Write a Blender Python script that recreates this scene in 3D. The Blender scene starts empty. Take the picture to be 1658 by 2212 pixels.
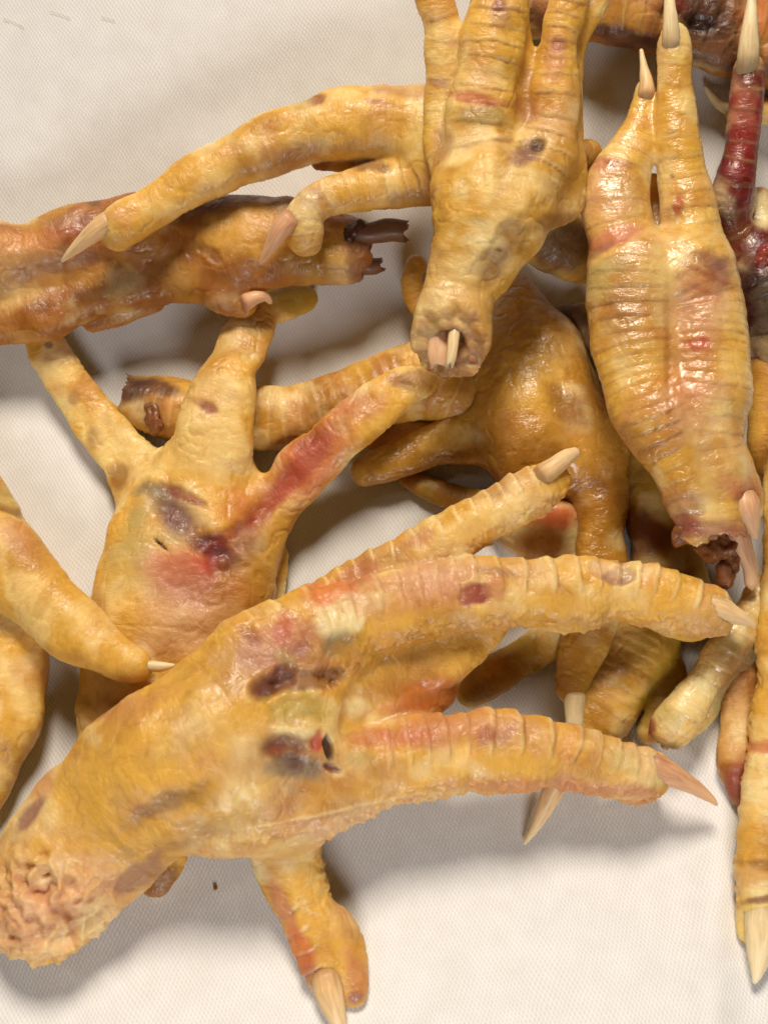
import bpy, math, random
import numpy as np
from mathutils import Vector

# ------------------------------------------------------------------ units and camera
# All building is done in "d" units on the table plane; 1 d = 0.11 mm. S turns d into metres.
S = 0.00011
W2, H2 = 829.0, 1106.0
D = 2750.0
TILT = math.radians(15)
CAM = np.array([0.0, -D * math.sin(TILT), D * math.cos(TILT)])
FWD = np.array([0.0, math.sin(TILT), -math.cos(TILT)])
UP = np.array([0.0, math.cos(TILT), math.sin(TILT)])

scene = bpy.context.scene
col = scene.collection
cam_data = bpy.data.cameras.new('camera')
cam_data.sensor_fit = 'VERTICAL'
cam_data.sensor_height = 24.0
cam_data.lens = 24.0 * D / (2 * H2)
cam_data.clip_start = 0.01
cam_data.clip_end = 20.0
cam = bpy.data.objects.new('camera', cam_data)
cam.location = Vector(CAM * S)
cam.rotation_euler = (TILT, 0, 0)
cam_data.dof.use_dof = True
cam_data.dof.focus_distance = (D - 170) * S
cam_data.dof.aperture_fstop = 11.0
col.objects.link(cam)
scene.camera = cam

# ------------------------------------------------------------------ light: warm indoor lamps, an added front fill, dim warm room
world = bpy.data.worlds.new('World')
scene.world = world
world.use_nodes = True
bg = world.node_tree.nodes['Background']
bg.inputs['Color'].default_value = (1.0, 0.62, 0.38, 1)
bg.inputs['Strength'].default_value = 0.02

def area(name, loc, target, size, power, color):
    l = bpy.data.lights.new(name, 'AREA')
    l.shape = 'DISK'
    l.size = size
    l.energy = power
    l.color = color
    o = bpy.data.objects.new(name, l)
    o.location = loc
    dv = Vector(target) - Vector(loc)
    o.rotation_euler = dv.to_track_quat('-Z', 'Y').to_euler()
    col.objects.link(o)
    return o

area('ceiling_lamp', (-0.05, 0.70, 0.80), (0, 0, 0), 0.36, 12.3, (1.0, 0.88, 0.725))
area('second_lamp', (-0.75, 0.10, 0.85), (0, -0.05, 0), 0.14, 0.4, (1.0, 0.86, 0.70))
area('front_fill', (0.04, -0.38, 0.26), (0.0, -0.17, 0), 0.16, 1.02, (1.0, 0.95, 0.92))  # added fill, brightens the lower part of the cloth

scene.view_settings.view_transform = 'Standard'
scene.view_settings.look = 'None'
scene.view_settings.exposure = 0.0
scene.view_settings.gamma = 1.0
scene.cycles.max_bounces = 6
scene.cycles.diffuse_bounces = 3

# ------------------------------------------------------------------ noise
def _hash(ix, iy, iz, seed):
    h = (ix.astype(np.int64) * 374761393 + iy.astype(np.int64) * 668265263 + iz.astype(np.int64) * 2147483647 + seed * 974711) & 0xffffffff
    h = ((h ^ (h >> 13)) * 1274126177) & 0xffffffff
    h = ((h ^ (h >> 15)) * 2246822519) & 0xffffffff
    return ((h ^ (h >> 16)) & 0xffff).astype(np.float32) / 32767.5 - 1.0

def vnoise(p, seed=0):
    i = np.floor(p)
    f = (p - i).astype(np.float32)
    f = f * f * f * (f * (f * 6 - 15) + 10)
    i = i.astype(np.int64)
    x, y, z = i[:, 0], i[:, 1], i[:, 2]
    fx, fy, fz = f[:, 0], f[:, 1], f[:, 2]
    r = 0
    for dx in (0, 1):
        wx = fx if dx else 1 - fx
        for dy in (0, 1):
            wy = fy if dy else 1 - fy
            for dz in (0, 1):
                wz = fz if dz else 1 - fz
                r = r + wx * wy * wz * _hash(x + dx, y + dy, z + dz, seed)
    return r

def fbm(p, scale, seed=0, octs=3):
    a, t, q = 1.0, 0, p / scale
    n = 0
    for o in range(octs):
        t = t + a * vnoise(q, seed + o * 17)
        n += a
        a *= 0.5
        q = q * 2.03 + 11.3
    return t / n

def smooth(x, a, b):
    t = np.clip((x - a) / (b - a), 0, 1)
    return t * t * (3 - 2 * t)

# ------------------------------------------------------------------ the cloth as a height field (d units)
def cloth_z(x, y):
    x = np.asarray(x, float); y = np.asarray(y, float)
    z = 150.0 * smooth(-y, 200, 1500) * ((-y - 200).clip(0) / 900.0)
    z = z + 330.0 * smooth(y, 250, 2000)
    z = z + 5.0 * np.sin(x * 0.0042 + 1.1) * np.sin(y * 0.0036 + 0.6)
    # a soft fold running down at the lower right and a rumple under the pile
    u = x - (690 + 0.16 * (y + 500)) 
    z = z + 26.0 * np.exp(-(u / 46.0) ** 2) * smooth(-y, 100, 420)
    u2 = x - (560 - 0.35 * (y + 900))
    z = z + 9.0 * np.exp(-(u2 / 80.0) ** 2) * smooth(-y, 850, 1100)
    u3 = y + 560 + 0.45 * (x + 150)
    z = z + 7.0 * np.exp(-(u3 / 70.0) ** 2) * smooth(x, 100, 400) 
    return z

def ray(px, py):
    return FWD * D + np.array([1.0, 0, 0]) * (px - W2) + UP * (H2 - py)

def P(px, py, zc):
    """the point at height zc over the cloth that is seen at picture place px, py; and the local scale"""
    d = ray(px, py)
    z = zc
    for _ in range(4):
        t = (z - CAM[2]) / d[2]
        w = CAM + t * d
        z = zc + float(cloth_z(w[0], w[1]))
    return w, t

def to_px(V):
    q = V - CAM
    dep = q @ FWD
    return W2 + q[:, 0] / dep * D, H2 - (q @ UP) / dep * D

# ------------------------------------------------------------------ colours (linear) of skin and marks
def C(r, g, b):
    def f(v):
        v /= 255.0
        return v / 12.92 if v <= 0.04045 else ((v + 0.055) / 1.055) ** 2.4
    return np.array([f(r), f(g), f(b)])

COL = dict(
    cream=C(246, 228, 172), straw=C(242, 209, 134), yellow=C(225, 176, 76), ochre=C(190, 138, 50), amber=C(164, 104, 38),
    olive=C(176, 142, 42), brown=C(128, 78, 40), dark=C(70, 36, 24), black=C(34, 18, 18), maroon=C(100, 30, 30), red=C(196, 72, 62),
    rose=C(202, 136, 94), pink=C(224, 176, 138), mauve=C(148, 96, 88), violet=C(100, 62, 66), grey=C(118, 110, 96), green=C(128, 122, 76),
    orange=C(226, 126, 74), bone=C(238, 214, 164), wine=C(140, 50, 46), tan=C(216, 172, 106), sage=C(196, 178, 116))

# ------------------------------------------------------------------ materials
def new_mat(name):
    m = bpy.data.materials.new(name)
    m.use_nodes = True
    nt = m.node_tree
    return m, nt, nt.nodes['Principled BSDF']

def N(nt, typ, **kw):
    n = nt.nodes.new(typ)
    for k, v in kw.items():
        if k in n.inputs.keys():
            n.inputs[k].default_value = v
        else:
            setattr(n, k, v)
    return n

def ramp(nt, fac, stops):
    r = nt.nodes.new('ShaderNodeValToRGB')
    el = r.color_ramp.elements
    while len(el) > 1:
        el.remove(el[-1])
    el[0].position, el[0].color = stops[0][0], (*stops[0][1], 1)
    for p, c in stops[1:]:
        e = el.new(p); e.color = (*c, 1)
    nt.links.new(fac, r.inputs['Fac'])
    return r

def math_n(nt, op, a, b=None, c=None):
    n = nt.nodes.new('ShaderNodeMath'); n.operation = op
    for i, v in enumerate((a, b, c)):
        if v is None: continue
        if isinstance(v, (int, float)): n.inputs[i].default_value = v
        else: nt.links.new(v, n.inputs[i])
    return n.outputs[0]

def mix_rgb(nt, typ, fac, a, b):
    n = nt.nodes.new('ShaderNodeMix'); n.data_type = 'RGBA'; n.blend_type = typ
    for sock, v in ((n.inputs[0], fac), (n.inputs[6], a), (n.inputs[7], b)):
        if isinstance(v, (int, float)): sock.default_value = v
        elif isinstance(v, tuple): sock.default_value = (*v, 1)
        else: nt.links.new(v, sock)
    return n.outputs[2]

def skin_material(name, rough=0.42, coat=0.25, sss=0.22, bump=1.0, wrinkle=1.0):
    m, nt, bs = new_mat(name)
    L = nt.links.new
    att = N(nt, 'ShaderNodeAttribute', attribute_name='pigment')
    tube = N(nt, 'ShaderNodeAttribute', attribute_name='tube')   # x = length along, y = way round, z = dorsal
    geo = N(nt, 'ShaderNodeTexCoord')
    mp = N(nt, 'ShaderNodeMapping'); mp.inputs['Scale'].default_value = (1 / S,) * 3
    L(geo.outputs['Object'], mp.inputs['Vector'])
    co = mp.outputs['Vector']
    n1 = N(nt, 'ShaderNodeTexNoise', Scale=0.026, Detail=3.0, Roughness=0.55, Distortion=1.2); L(co, n1.inputs['Vector'])
    n2 = N(nt, 'ShaderNodeTexNoise', Scale=0.14, Detail=3.0, Roughness=0.6, Distortion=0.5); L(co, n2.inputs['Vector'])
    vor = N(nt, 'ShaderNodeTexVoronoi', Scale=0.105, Randomness=1.0); L(co, vor.inputs['Vector'])
    # fine creases across the toe: noise squeezed along its length
    mt = N(nt, 'ShaderNodeMapping'); mt.inputs['Scale'].default_value = (0.13, 0.022, 0.0)
    L(tube.outputs['Vector'], mt.inputs['Vector'])
    ncr = N(nt, 'ShaderNodeTexNoise', Scale=1.0, Detail=3.0, Roughness=0.55, Distortion=0.6); L(mt.outputs['Vector'], ncr.inputs['Vector'])
    # hue variation
    v1 = ramp(nt, n1.outputs['Fac'], [(0.28, (0.88, 0.80, 0.68)), (0.45, (0.98, 0.96, 0.92)), (0.58, (1.0, 1.0, 1.0)), (0.74, (1.14, 1.18, 1.26))])
    c1 = mix_rgb(nt, 'MULTIPLY', 0.85, att.outputs['Color'], v1.outputs['Color'])
    v2 = ramp(nt, n2.outputs['Fac'], [(0.30, (0.80, 0.72, 0.62)), (0.5, (1, 1, 1)), (0.72, (1.08, 1.08, 1.1))])
    c2 = mix_rgb(nt, 'MULTIPLY', 0.16, c1, v2.outputs['Color'])
    v3 = ramp(nt, ncr.outputs['Fac'], [(0.36, (0.80, 0.72, 0.64)), (0.5, (1, 1, 1)), (0.66, (1.08, 1.08, 1.06))])
    fa0 = N(nt, 'ShaderNodeAttribute', attribute_name='fade')
    c3 = mix_rgb(nt, 'MULTIPLY', math_n(nt, 'MULTIPLY', fa0.outputs['Fac'], 0.22 * wrinkle), c2, v3.outputs['Color'])
    L(c3, bs.inputs['Base Color'])
    # roughness
    rr = N(nt, 'ShaderNodeMapRange'); rr.inputs['From Min'].default_value = 0.35; rr.inputs['From Max'].default_value = 0.65
    rr.inputs['To Min'].default_value = rough - 0.12; rr.inputs['To Max'].default_value = rough + 0.16
    L(n1.outputs['Fac'], rr.inputs['Value']); L(rr.outputs[0], bs.inputs['Roughness'])
    bs.inputs['Coat Weight'].default_value = coat
    bs.inputs['Coat Roughness'].default_value = 0.22
    bs.inputs['IOR'].default_value = 1.45
    bs.inputs['Subsurface Weight'].default_value = sss
    bs.inputs['Subsurface Radius'].default_value = (1.0, 0.60, 0.18)
    bs.inputs['Subsurface Scale'].default_value = 0.005
    # bump
    wm = ramp(nt, n1.outputs['Fac'], [(0.42, (0.15,) * 3), (0.62, (1.0,) * 3)])
    fa = N(nt, 'ShaderNodeAttribute', attribute_name='fade')
    h1 = math_n(nt, 'MULTIPLY', math_n(nt, 'MULTIPLY', math_n(nt, 'MULTIPLY', math_n(nt, 'SUBTRACT', ncr.outputs['Fac'], 0.5), fa.outputs['Fac']), wm.outputs['Color']), 3.4 * wrinkle)
    h2 = math_n(nt, 'MULTIPLY', n2.outputs['Fac'], 0.7)
    sep = N(nt, 'ShaderNodeSeparateXYZ'); L(tube.outputs['Vector'], sep.inputs[0])
    vent = math_n(nt, 'MAXIMUM', math_n(nt, 'MULTIPLY', sep.outputs['Z'], -1.0), 0.18)
    hv = math_n(nt, 'MULTIPLY', vor.outputs['Distance'], math_n(nt, 'MULTIPLY', vent, -2.2))
    mv = N(nt, 'ShaderNodeMapping'); mv.inputs['Scale'].default_value = (0.075, 0.040, 0.0)
    wv = N(nt, 'ShaderNodeVectorMath', operation='MULTIPLY_ADD'); L(n2.outputs['Color'], wv.inputs[0]); wv.inputs[1].default_value = (14, 14, 0); L(tube.outputs['Vector'], wv.inputs[2])
    L(wv.outputs[0], mv.inputs['Vector'])
    ve = N(nt, 'ShaderNodeTexVoronoi', feature='DISTANCE_TO_EDGE', Scale=1.0); L(mv.outputs['Vector'], ve.inputs['Vector'])
    vr = N(nt, 'ShaderNodeMapRange'); vr.inputs['From Max'].default_value = 0.14; L(ve.outputs['Distance'], vr.inputs['Value'])
    hc = math_n(nt, 'MULTIPLY', math_n(nt, 'MULTIPLY', vr.outputs[0], fa.outputs['Fac']), 0.5 * wrinkle)
    hs = math_n(nt, 'ADD', math_n(nt, 'ADD', math_n(nt, 'ADD', h1, h2), hv), hc)
    b = N(nt, 'ShaderNodeBump'); b.inputs['Strength'].default_value = 0.75 * bump
    b.inputs['Distance'].default_value = S * 1.6
    L(hs, b.inputs['Height']); L(b.outputs[0], bs.inputs['Normal']); L(b.outputs[0], bs.inputs['Coat Normal'])
    return m

M_SKIN = skin_material('dried_skin', 0.46, 0.16, 0.50, 0.6)
M_WAX = skin_material('waxy_skin', 0.30, 0.60, 0.50, 0.5, 1.2)
M_GLOSS = skin_material('glassy_skin', 0.32, 0.40, 0.35, 0.5, 1.2)

def horn_material(name, c0, c1, tipc):
    m, nt, bs = new_mat(name)
    L = nt.links.new
    tube = N(nt, 'ShaderNodeAttribute', attribute_name='tube')
    mt = N(nt, 'ShaderNodeMapping'); mt.inputs['Scale'].default_value = (0.02, 0.30, 1.0)
    L(tube.outputs['Vector'], mt.inputs['Vector'])
    n = N(nt, 'ShaderNodeTexNoise', Scale=1.0, Detail=4.0, Roughness=0.6, Distortion=0.3); L(mt.outputs['Vector'], n.inputs['Vector'])
    r = ramp(nt, n.outputs['Fac'], [(0.22, c1), (0.50, c0), (0.7, tuple(min(1, x * 1.15) for x in c0))])
    sep = N(nt, 'ShaderNodeSeparateXYZ'); L(tube.outputs['Vector'], sep.inputs[0])
    fb = N(nt, 'ShaderNodeMapRange'); fb.inputs['From Min'].default_value = 0.34; fb.inputs['From Max'].default_value = 0.12
    L(sep.outputs['Z'], fb.inputs['Value'])
    f = N(nt, 'ShaderNodeMapRange'); f.inputs['From Min'].default_value = 0.35; f.inputs['From Max'].default_value = 1.0
    L(sep.outputs['Z'], f.inputs['Value'])
    c = mix_rgb(nt, 'MIX', math_n(nt, 'MULTIPLY', f.outputs[0], 0.7), r.outputs['Color'], tipc)
    c = mix_rgb(nt, 'MIX', math_n(nt, 'MULTIPLY', fb.outputs[0], 0.75), c, tuple(x * 0.8 for x in c1))
    L(c, bs.inputs['Base Color'])
    bs.inputs['Roughness'].default_value = 0.5
    bs.inputs['Coat Weight'].default_value = 0.05
    bs.inputs['Subsurface Weight'].default_value = 0.55
    bs.inputs['Subsurface Radius'].default_value = (1, 0.6, 0.3)
    bs.inputs['Subsurface Scale'].default_value = 0.002
    b = N(nt, 'ShaderNodeBump'); b.inputs['Strength'].default_value = 0.35; b.inputs['Distance'].default_value = S * 2
    L(n.outputs['Fac'], b.inputs['Height']); L(b.outputs[0], bs.inputs['Normal'])
    return m

t3 = lambda c: tuple(float(x) for x in c)
M_HORN = horn_material('horn', t3(C(230, 194, 140)), t3(C(188, 138, 88)), t3(C(240, 218, 176)))
M_HORN_PINK = horn_material('pinkish_horn', t3(C(220, 172, 130)), t3(C(182, 120, 88)), t3(C(226, 188, 146)))
M_HORN_PALE = horn_material('pale_horn', t3(C(234, 214, 168)), t3(C(206, 170, 118)), t3(C(242, 228, 192)))
M_BONE = horn_material('bone', t3(C(236, 206, 156)), t3(C(180, 126, 84)), t3(C(240, 216, 172)))
M_DARKBONE = horn_material('dark_bone', t3(C(112, 74, 48)), t3(C(52, 28, 20)), t3(C(120, 84, 56)))
M_PINKBONE = horn_material('pink_tendon', t3(C(226, 168, 146)), t3(C(190, 110, 96)), t3(C(230, 170, 140)))

def cloth_material():
    m, nt, bs = new_mat('woven_polyester')
    L = nt.links.new
    geo = N(nt, 'ShaderNodeTexCoord')
    mp = N(nt, 'ShaderNodeMapping'); mp.inputs['Scale'].default_value = (1 / S,) * 3
    mp.inputs['Rotation'].default_value = (0, 0, math.radians(-9))
    L(geo.outputs['Object'], mp.inputs['Vector'])
    wn = N(nt, 'ShaderNodeTexNoise', Scale=0.0035, Detail=3.0); L(mp.outputs['Vector'], wn.inputs['Vector'])
    add = N(nt, 'ShaderNodeVectorMath', operation='MULTIPLY_ADD'); L(wn.outputs['Color'], add.inputs[0]); add.inputs[1].default_value = (46, 46, 0); L(mp.outputs['Vector'], add.inputs[2])
    wn2 = N(nt, 'ShaderNodeTexNoise', Scale=0.09, Detail=1.0); L(mp.outputs['Vector'], wn2.inputs['Vector'])
    add2 = N(nt, 'ShaderNodeVectorMath', operation='MULTIPLY_ADD'); L(wn2.outputs['Color'], add2.inputs[0]); add2.inputs[1].default_value = (2.2, 2.2, 0); L(add.outputs[0], add2.inputs[2])
    sep = N(nt, 'ShaderNodeSeparateXYZ'); L(add2.outputs[0], sep.inputs[0])
    k = 2 * math.pi / 8.2
    u = math_n(nt, 'MULTIPLY', sep.outputs['X'], k); v = math_n(nt, 'MULTIPLY', sep.outputs['Y'], 2 * math.pi / 14.6)
    a = math_n(nt, 'COSINE', math_n(nt, 'ADD', u, v)); b_ = math_n(nt, 'COSINE', math_n(nt, 'SUBTRACT', u, v))
    dots = math_n(nt, 'MULTIPLY_ADD', math_n(nt, 'ADD', a, b_), 0.25, 0.5)
    r = ramp(nt, dots, [(0.0, (0.72, 0.715, 0.71)), (0.45, (0.81, 0.81, 0.805)), (0.9, (0.88, 0.88, 0.88))])
    fine = N(nt, 'ShaderNodeTexNoise', Scale=0.02, Detail=5.0); L(mp.outputs['Vector'], fine.inputs['Vector'])
    rf = ramp(nt, fine.outputs['Fac'], [(0.3, (0.93, 0.92, 0.91)), (0.7, (1, 1, 1))])
    L(mix_rgb(nt, 'MULTIPLY', 1.0, r.outputs['Color'], rf.outputs['Color']), bs.inputs['Base Color'])
    bs.inputs['Roughness'].default_value = 0.62
    bs.inputs['Sheen Weight'].default_value = 0.15
    bs.inputs['Specular IOR Level'].default_value = 0.35
    b = N(nt, 'ShaderNodeBump'); b.inputs['Strength'].default_value = 0.35; b.inputs['Distance'].default_value = S * 1.8
    L(dots, b.inputs['Height']); L(b.outputs[0], bs.inputs['Normal'])
    return m

# ------------------------------------------------------------------ mesh helpers
def link_mesh(name, V, F, mat, parent=None, attrs=None, tri=False):
    """V in d units (world). F: (n,4) or (n,3) array. Object sits at its parent's origin."""
    o0 = np.array(parent['_o']) if parent is not None else np.zeros(3)
    V = (V - o0) * S
    me = bpy.data.meshes.new(name)
    k = F.shape[1]
    me.vertices.add(len(V)); me.vertices.foreach_set('co', V.astype(np.float32).ravel())
    me.loops.add(F.size); me.loops.foreach_set('vertex_index', F.astype(np.int32).ravel())
    me.polygons.add(len(F)); me.polygons.foreach_set('loop_start', np.arange(0, F.size, k, dtype=np.int32))
    me.polygons.foreach_set('loop_total', np.full(len(F), k, np.int32))
    me.update(calc_edges=True)
    me.validate()
    me.polygons.foreach_set('use_smooth', np.ones(len(me.polygons), bool))
    if attrs:
        for n, a in attrs.items():
            if n == 'pigment':
                at = me.attributes.new(n, 'FLOAT_COLOR', 'POINT')
                at.data.foreach_set('color', np.c_[a, np.ones(len(a))].astype(np.float32).ravel())
            elif n == 'fade':
                at = me.attributes.new(n, 'FLOAT', 'POINT')
                at.data.foreach_set('value', a.astype(np.float32))
            else:
                at = me.attributes.new(n, 'FLOAT_VECTOR', 'POINT')
                at.data.foreach_set('vector', a.astype(np.float32).ravel())
    me.materials.append(mat)
    ob = bpy.data.objects.new(name, me)
    col.objects.link(ob)
    if parent is not None: ob.parent = parent
    return ob

def vnormals(V, F):
    a, b, c, d = V[F[:, 0]], V[F[:, 1]], V[F[:, 2]], V[F[:, 3]]
    fn = np.cross(c - a, d - b)
    n = np.zeros_like(V)
    for k in range(4):
        for ax in range(3):
            n[:, ax] += np.bincount(F[:, k], fn[:, ax], len(V))
    return n / np.maximum(np.linalg.norm(n, axis=1, keepdims=True), 1e-9)

def surface_nets(G, org, h):
    """G: field on a grid, inside < 0"""
    s = G < 0
    nx, ny, nz = G.shape
    c = np.zeros((nx - 1, ny - 1, nz - 1), np.int8)
    for dx in (0, 1):
        for dy in (0, 1):
            for dz in (0, 1):
                c += s[dx:nx - 1 + dx, dy:ny - 1 + dy, dz:nz - 1 + dz]
    act = (c > 0) & (c < 8)
    idx = np.argwhere(act)
    lut = np.full(act.shape, -1, np.int64); lut[act] = np.arange(len(idx))
    acc = np.zeros((len(idx), 3)); cnt = np.zeros(len(idx))
    i, j, k = idx.T
    corners = [(a, b, d) for a in (0, 1) for b in (0, 1) for d in (0, 1)]
    for p in corners:
        for ax in range(3):
            if p[ax]: continue
            q = list(p); q[ax] = 1
            g0 = G[i + p[0], j + p[1], k + p[2]]; g1 = G[i + q[0], j + q[1], k + q[2]]
            m = (g0 < 0) != (g1 < 0)
            t = np.where(m, g0 / np.where(m, g0 - g1, 1), 0)
            pos = np.array(p, float)[None, :].repeat(len(idx), 0)
            pos[:, ax] += t
            acc[m] += pos[m]; cnt[m] += 1
    V = (idx + acc / cnt[:, None]) * h + org
    quads = []
    for ax in range(3):
        sl0 = [slice(1, -1)] * 3; sl1 = [slice(1, -1)] * 3
        sl0[ax] = slice(0, -1); sl1[ax] = slice(1, None)
        a, b = s[tuple(sl0)], s[tuple(sl1)]
        e = np.argwhere(a != b)
        if not len(e): continue
        e = e + np.array([1 if q != ax else 0 for q in range(3)])
        flip = s[tuple(e.T)]
        u, v = [q for q in range(3) if q != ax]
        def cell(du, dv):
            t = e.copy(); t[:, u] -= du; t[:, v] -= dv
            return lut[tuple(t.T)]
        qd = np.stack([cell(1, 1), cell(0, 1), cell(0, 0), cell(1, 0)], 1)
        if ax == 1: flip = ~flip
        qd[~flip] = qd[~flip][:, ::-1]
        quads.append(qd)
    F = np.concatenate(quads)
    return V, F[(F >= 0).all(1)]

def catmull(pts, step):
    pts = np.asarray(pts, float)
    if len(pts) < 3:
        n = max(2, int(np.linalg.norm(pts[-1][:3] - pts[0][:3]) / step))
        return np.array([pts[0] + (pts[-1] - pts[0]) * t for t in np.linspace(0, 1, n + 1)])
    e = np.vstack([2 * pts[0] - pts[1], pts, 2 * pts[-1] - pts[-2]])
    out = []
    for a in range(1, len(e) - 2):
        p0, p1, p2, p3 = e[a - 1], e[a], e[a + 1], e[a + 2]
        n = max(1, int(np.linalg.norm((p2 - p1)[:3]) / step))
        for t in np.arange(n) / n:
            out.append(0.5 * ((2 * p1) + (p2 - p0) * t + (2 * p0 - 5 * p1 + 4 * p2 - p3) * t * t + (3 * p1 - p0 - 3 * p2 + p3) * t ** 3))
    out.append(e[-2])
    out = np.array(out); out[:, 3] = np.maximum(out[:, 3], 2)
    return out

def smin(a, b, k):
    hh = np.maximum(k - np.abs(a - b), 0) / k
    return np.minimum(a, b) - hh * hh * k * 0.25

def chain_world(ch, f):
    """picture-place points (px, py, clearance, r) -> world spline; clearance is the height of the underside over the cloth"""
    out = []
    for (px, py, cl, r) in ch:
        w, t = P(px, py, cl + r * f * 0.93)
        out.append([w[0], w[1], w[2], r * t])
    return out

# ------------------------------------------------------------------ one chicken foot
def claw(parent, pts, f=0.85, mat=None, segs=14, blunt=False, name='claw', flat_base=False):
    """pts: (px, py, height of axis over the cloth, r): a curved horn with a ridge and a hollow underside"""
    ww = []
    if not flat_base and not blunt:
        (ax, ay, az, ar), (bx, by, bz, br) = pts[:2]
        q = math.hypot(bx - ax, by - ay) + 1e-6
        pts = [(ax - (bx - ax) / q * ar * 0.75, ay - (by - ay) / q * ar * 0.75, az - 2, ar * 0.95)] + list(pts)
    for (px, py, z, r) in pts:
        w, t = P(px, py, z)
        ww.append([*w, r * t * (0.9 if name == 'claw' else 1)])
    sp = catmull(ww, 4.0)
    n = len(sp)
    T = np.gradient(sp[:, :3], axis=0); T /= np.linalg.norm(T, axis=1, keepdims=True)
    up = np.array([0, 0, 1.0])
    V = []; A = []
    for i in range(n):
        b = np.cross(T[i], up); b /= np.linalg.norm(b); u = np.cross(b, T[i])
        tt = i / (n - 1)
        dep = max(0.0, 1 - tt / 0.24) ** 1.6 * (0 if flat_base else 1.0)
        for j in range(segs):
            th = 2 * math.pi * j / segs
            rr = sp[i, 3] * (1 - 0.12 * dep)
            ridge = 1.0 + 0.10 * max(0, math.sin(th)) ** 6 + 0.05 * math.cos(5 * th + 1.0) - (0.14 if th > math.pi else 0) * abs(math.sin(th))
            V.append(sp[i, :3] + b * math.cos(th) * rr * ridge + u * math.sin(th) * rr * f * ridge - u * dep * rr * 1.25)
            A.append((i * 4.0, th * 14.0, tt))
    if blunt:   # a broken or cut end: shift the last ring unevenly
        for j in range(segs):
            V[(n - 1) * segs + j] = V[(n - 1) * segs + j] + T[-1] * (9 * math.sin(j * 1.7) + 5 * math.cos(j * 4.1))
    V.append(sp[-1, :3] + T[-1] * (sp[-1, 3] * (0.9 if not blunt else -0.5))); A.append((n * 4, 0, 1))
    V.append(sp[0, :3]); A.append((0, 0, 0))
    F = []
    for i in range(n - 1):
        for j in range(segs):
            k = (j + 1) % segs
            F.append((i * segs + j, i * segs + k, (i + 1) * segs + k, (i + 1) * segs + j))
    tip = n * segs
    base = (n - 1) * segs
    F2 = [(base + j, base + (j + 1) % segs, tip) for j in range(segs)] + [((j + 1) % segs, j, tip + 1) for j in range(segs)]
    F = F + [(a, b, c, c) for a, b, c in F2]
    V = np.array(V)
    V += (fbm(V, 22, 5, 2) * 1.2)[:, None]
    # quads that end in a doubled vertex are written as triangles
    o0 = np.array(parent['_o'])
    me = bpy.data.meshes.new(name)
    me.from_pydata([tuple(v) for v in (V - o0) * S], [], [q if q[2] != q[3] else q[:3] for q in F])
    me.polygons.foreach_set('use_smooth', [True] * len(me.polygons))
    at = me.attributes.new('tube', 'FLOAT_VECTOR', 'POINT'); at.data.foreach_set('vector', np.array(A, np.float32).ravel())
    me.materials.append(mat or M_HORN)
    ob = bpy.data.objects.new(name, me); col.objects.link(ob); ob.parent = parent
    return ob

CLAW_FAR = 30

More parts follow.
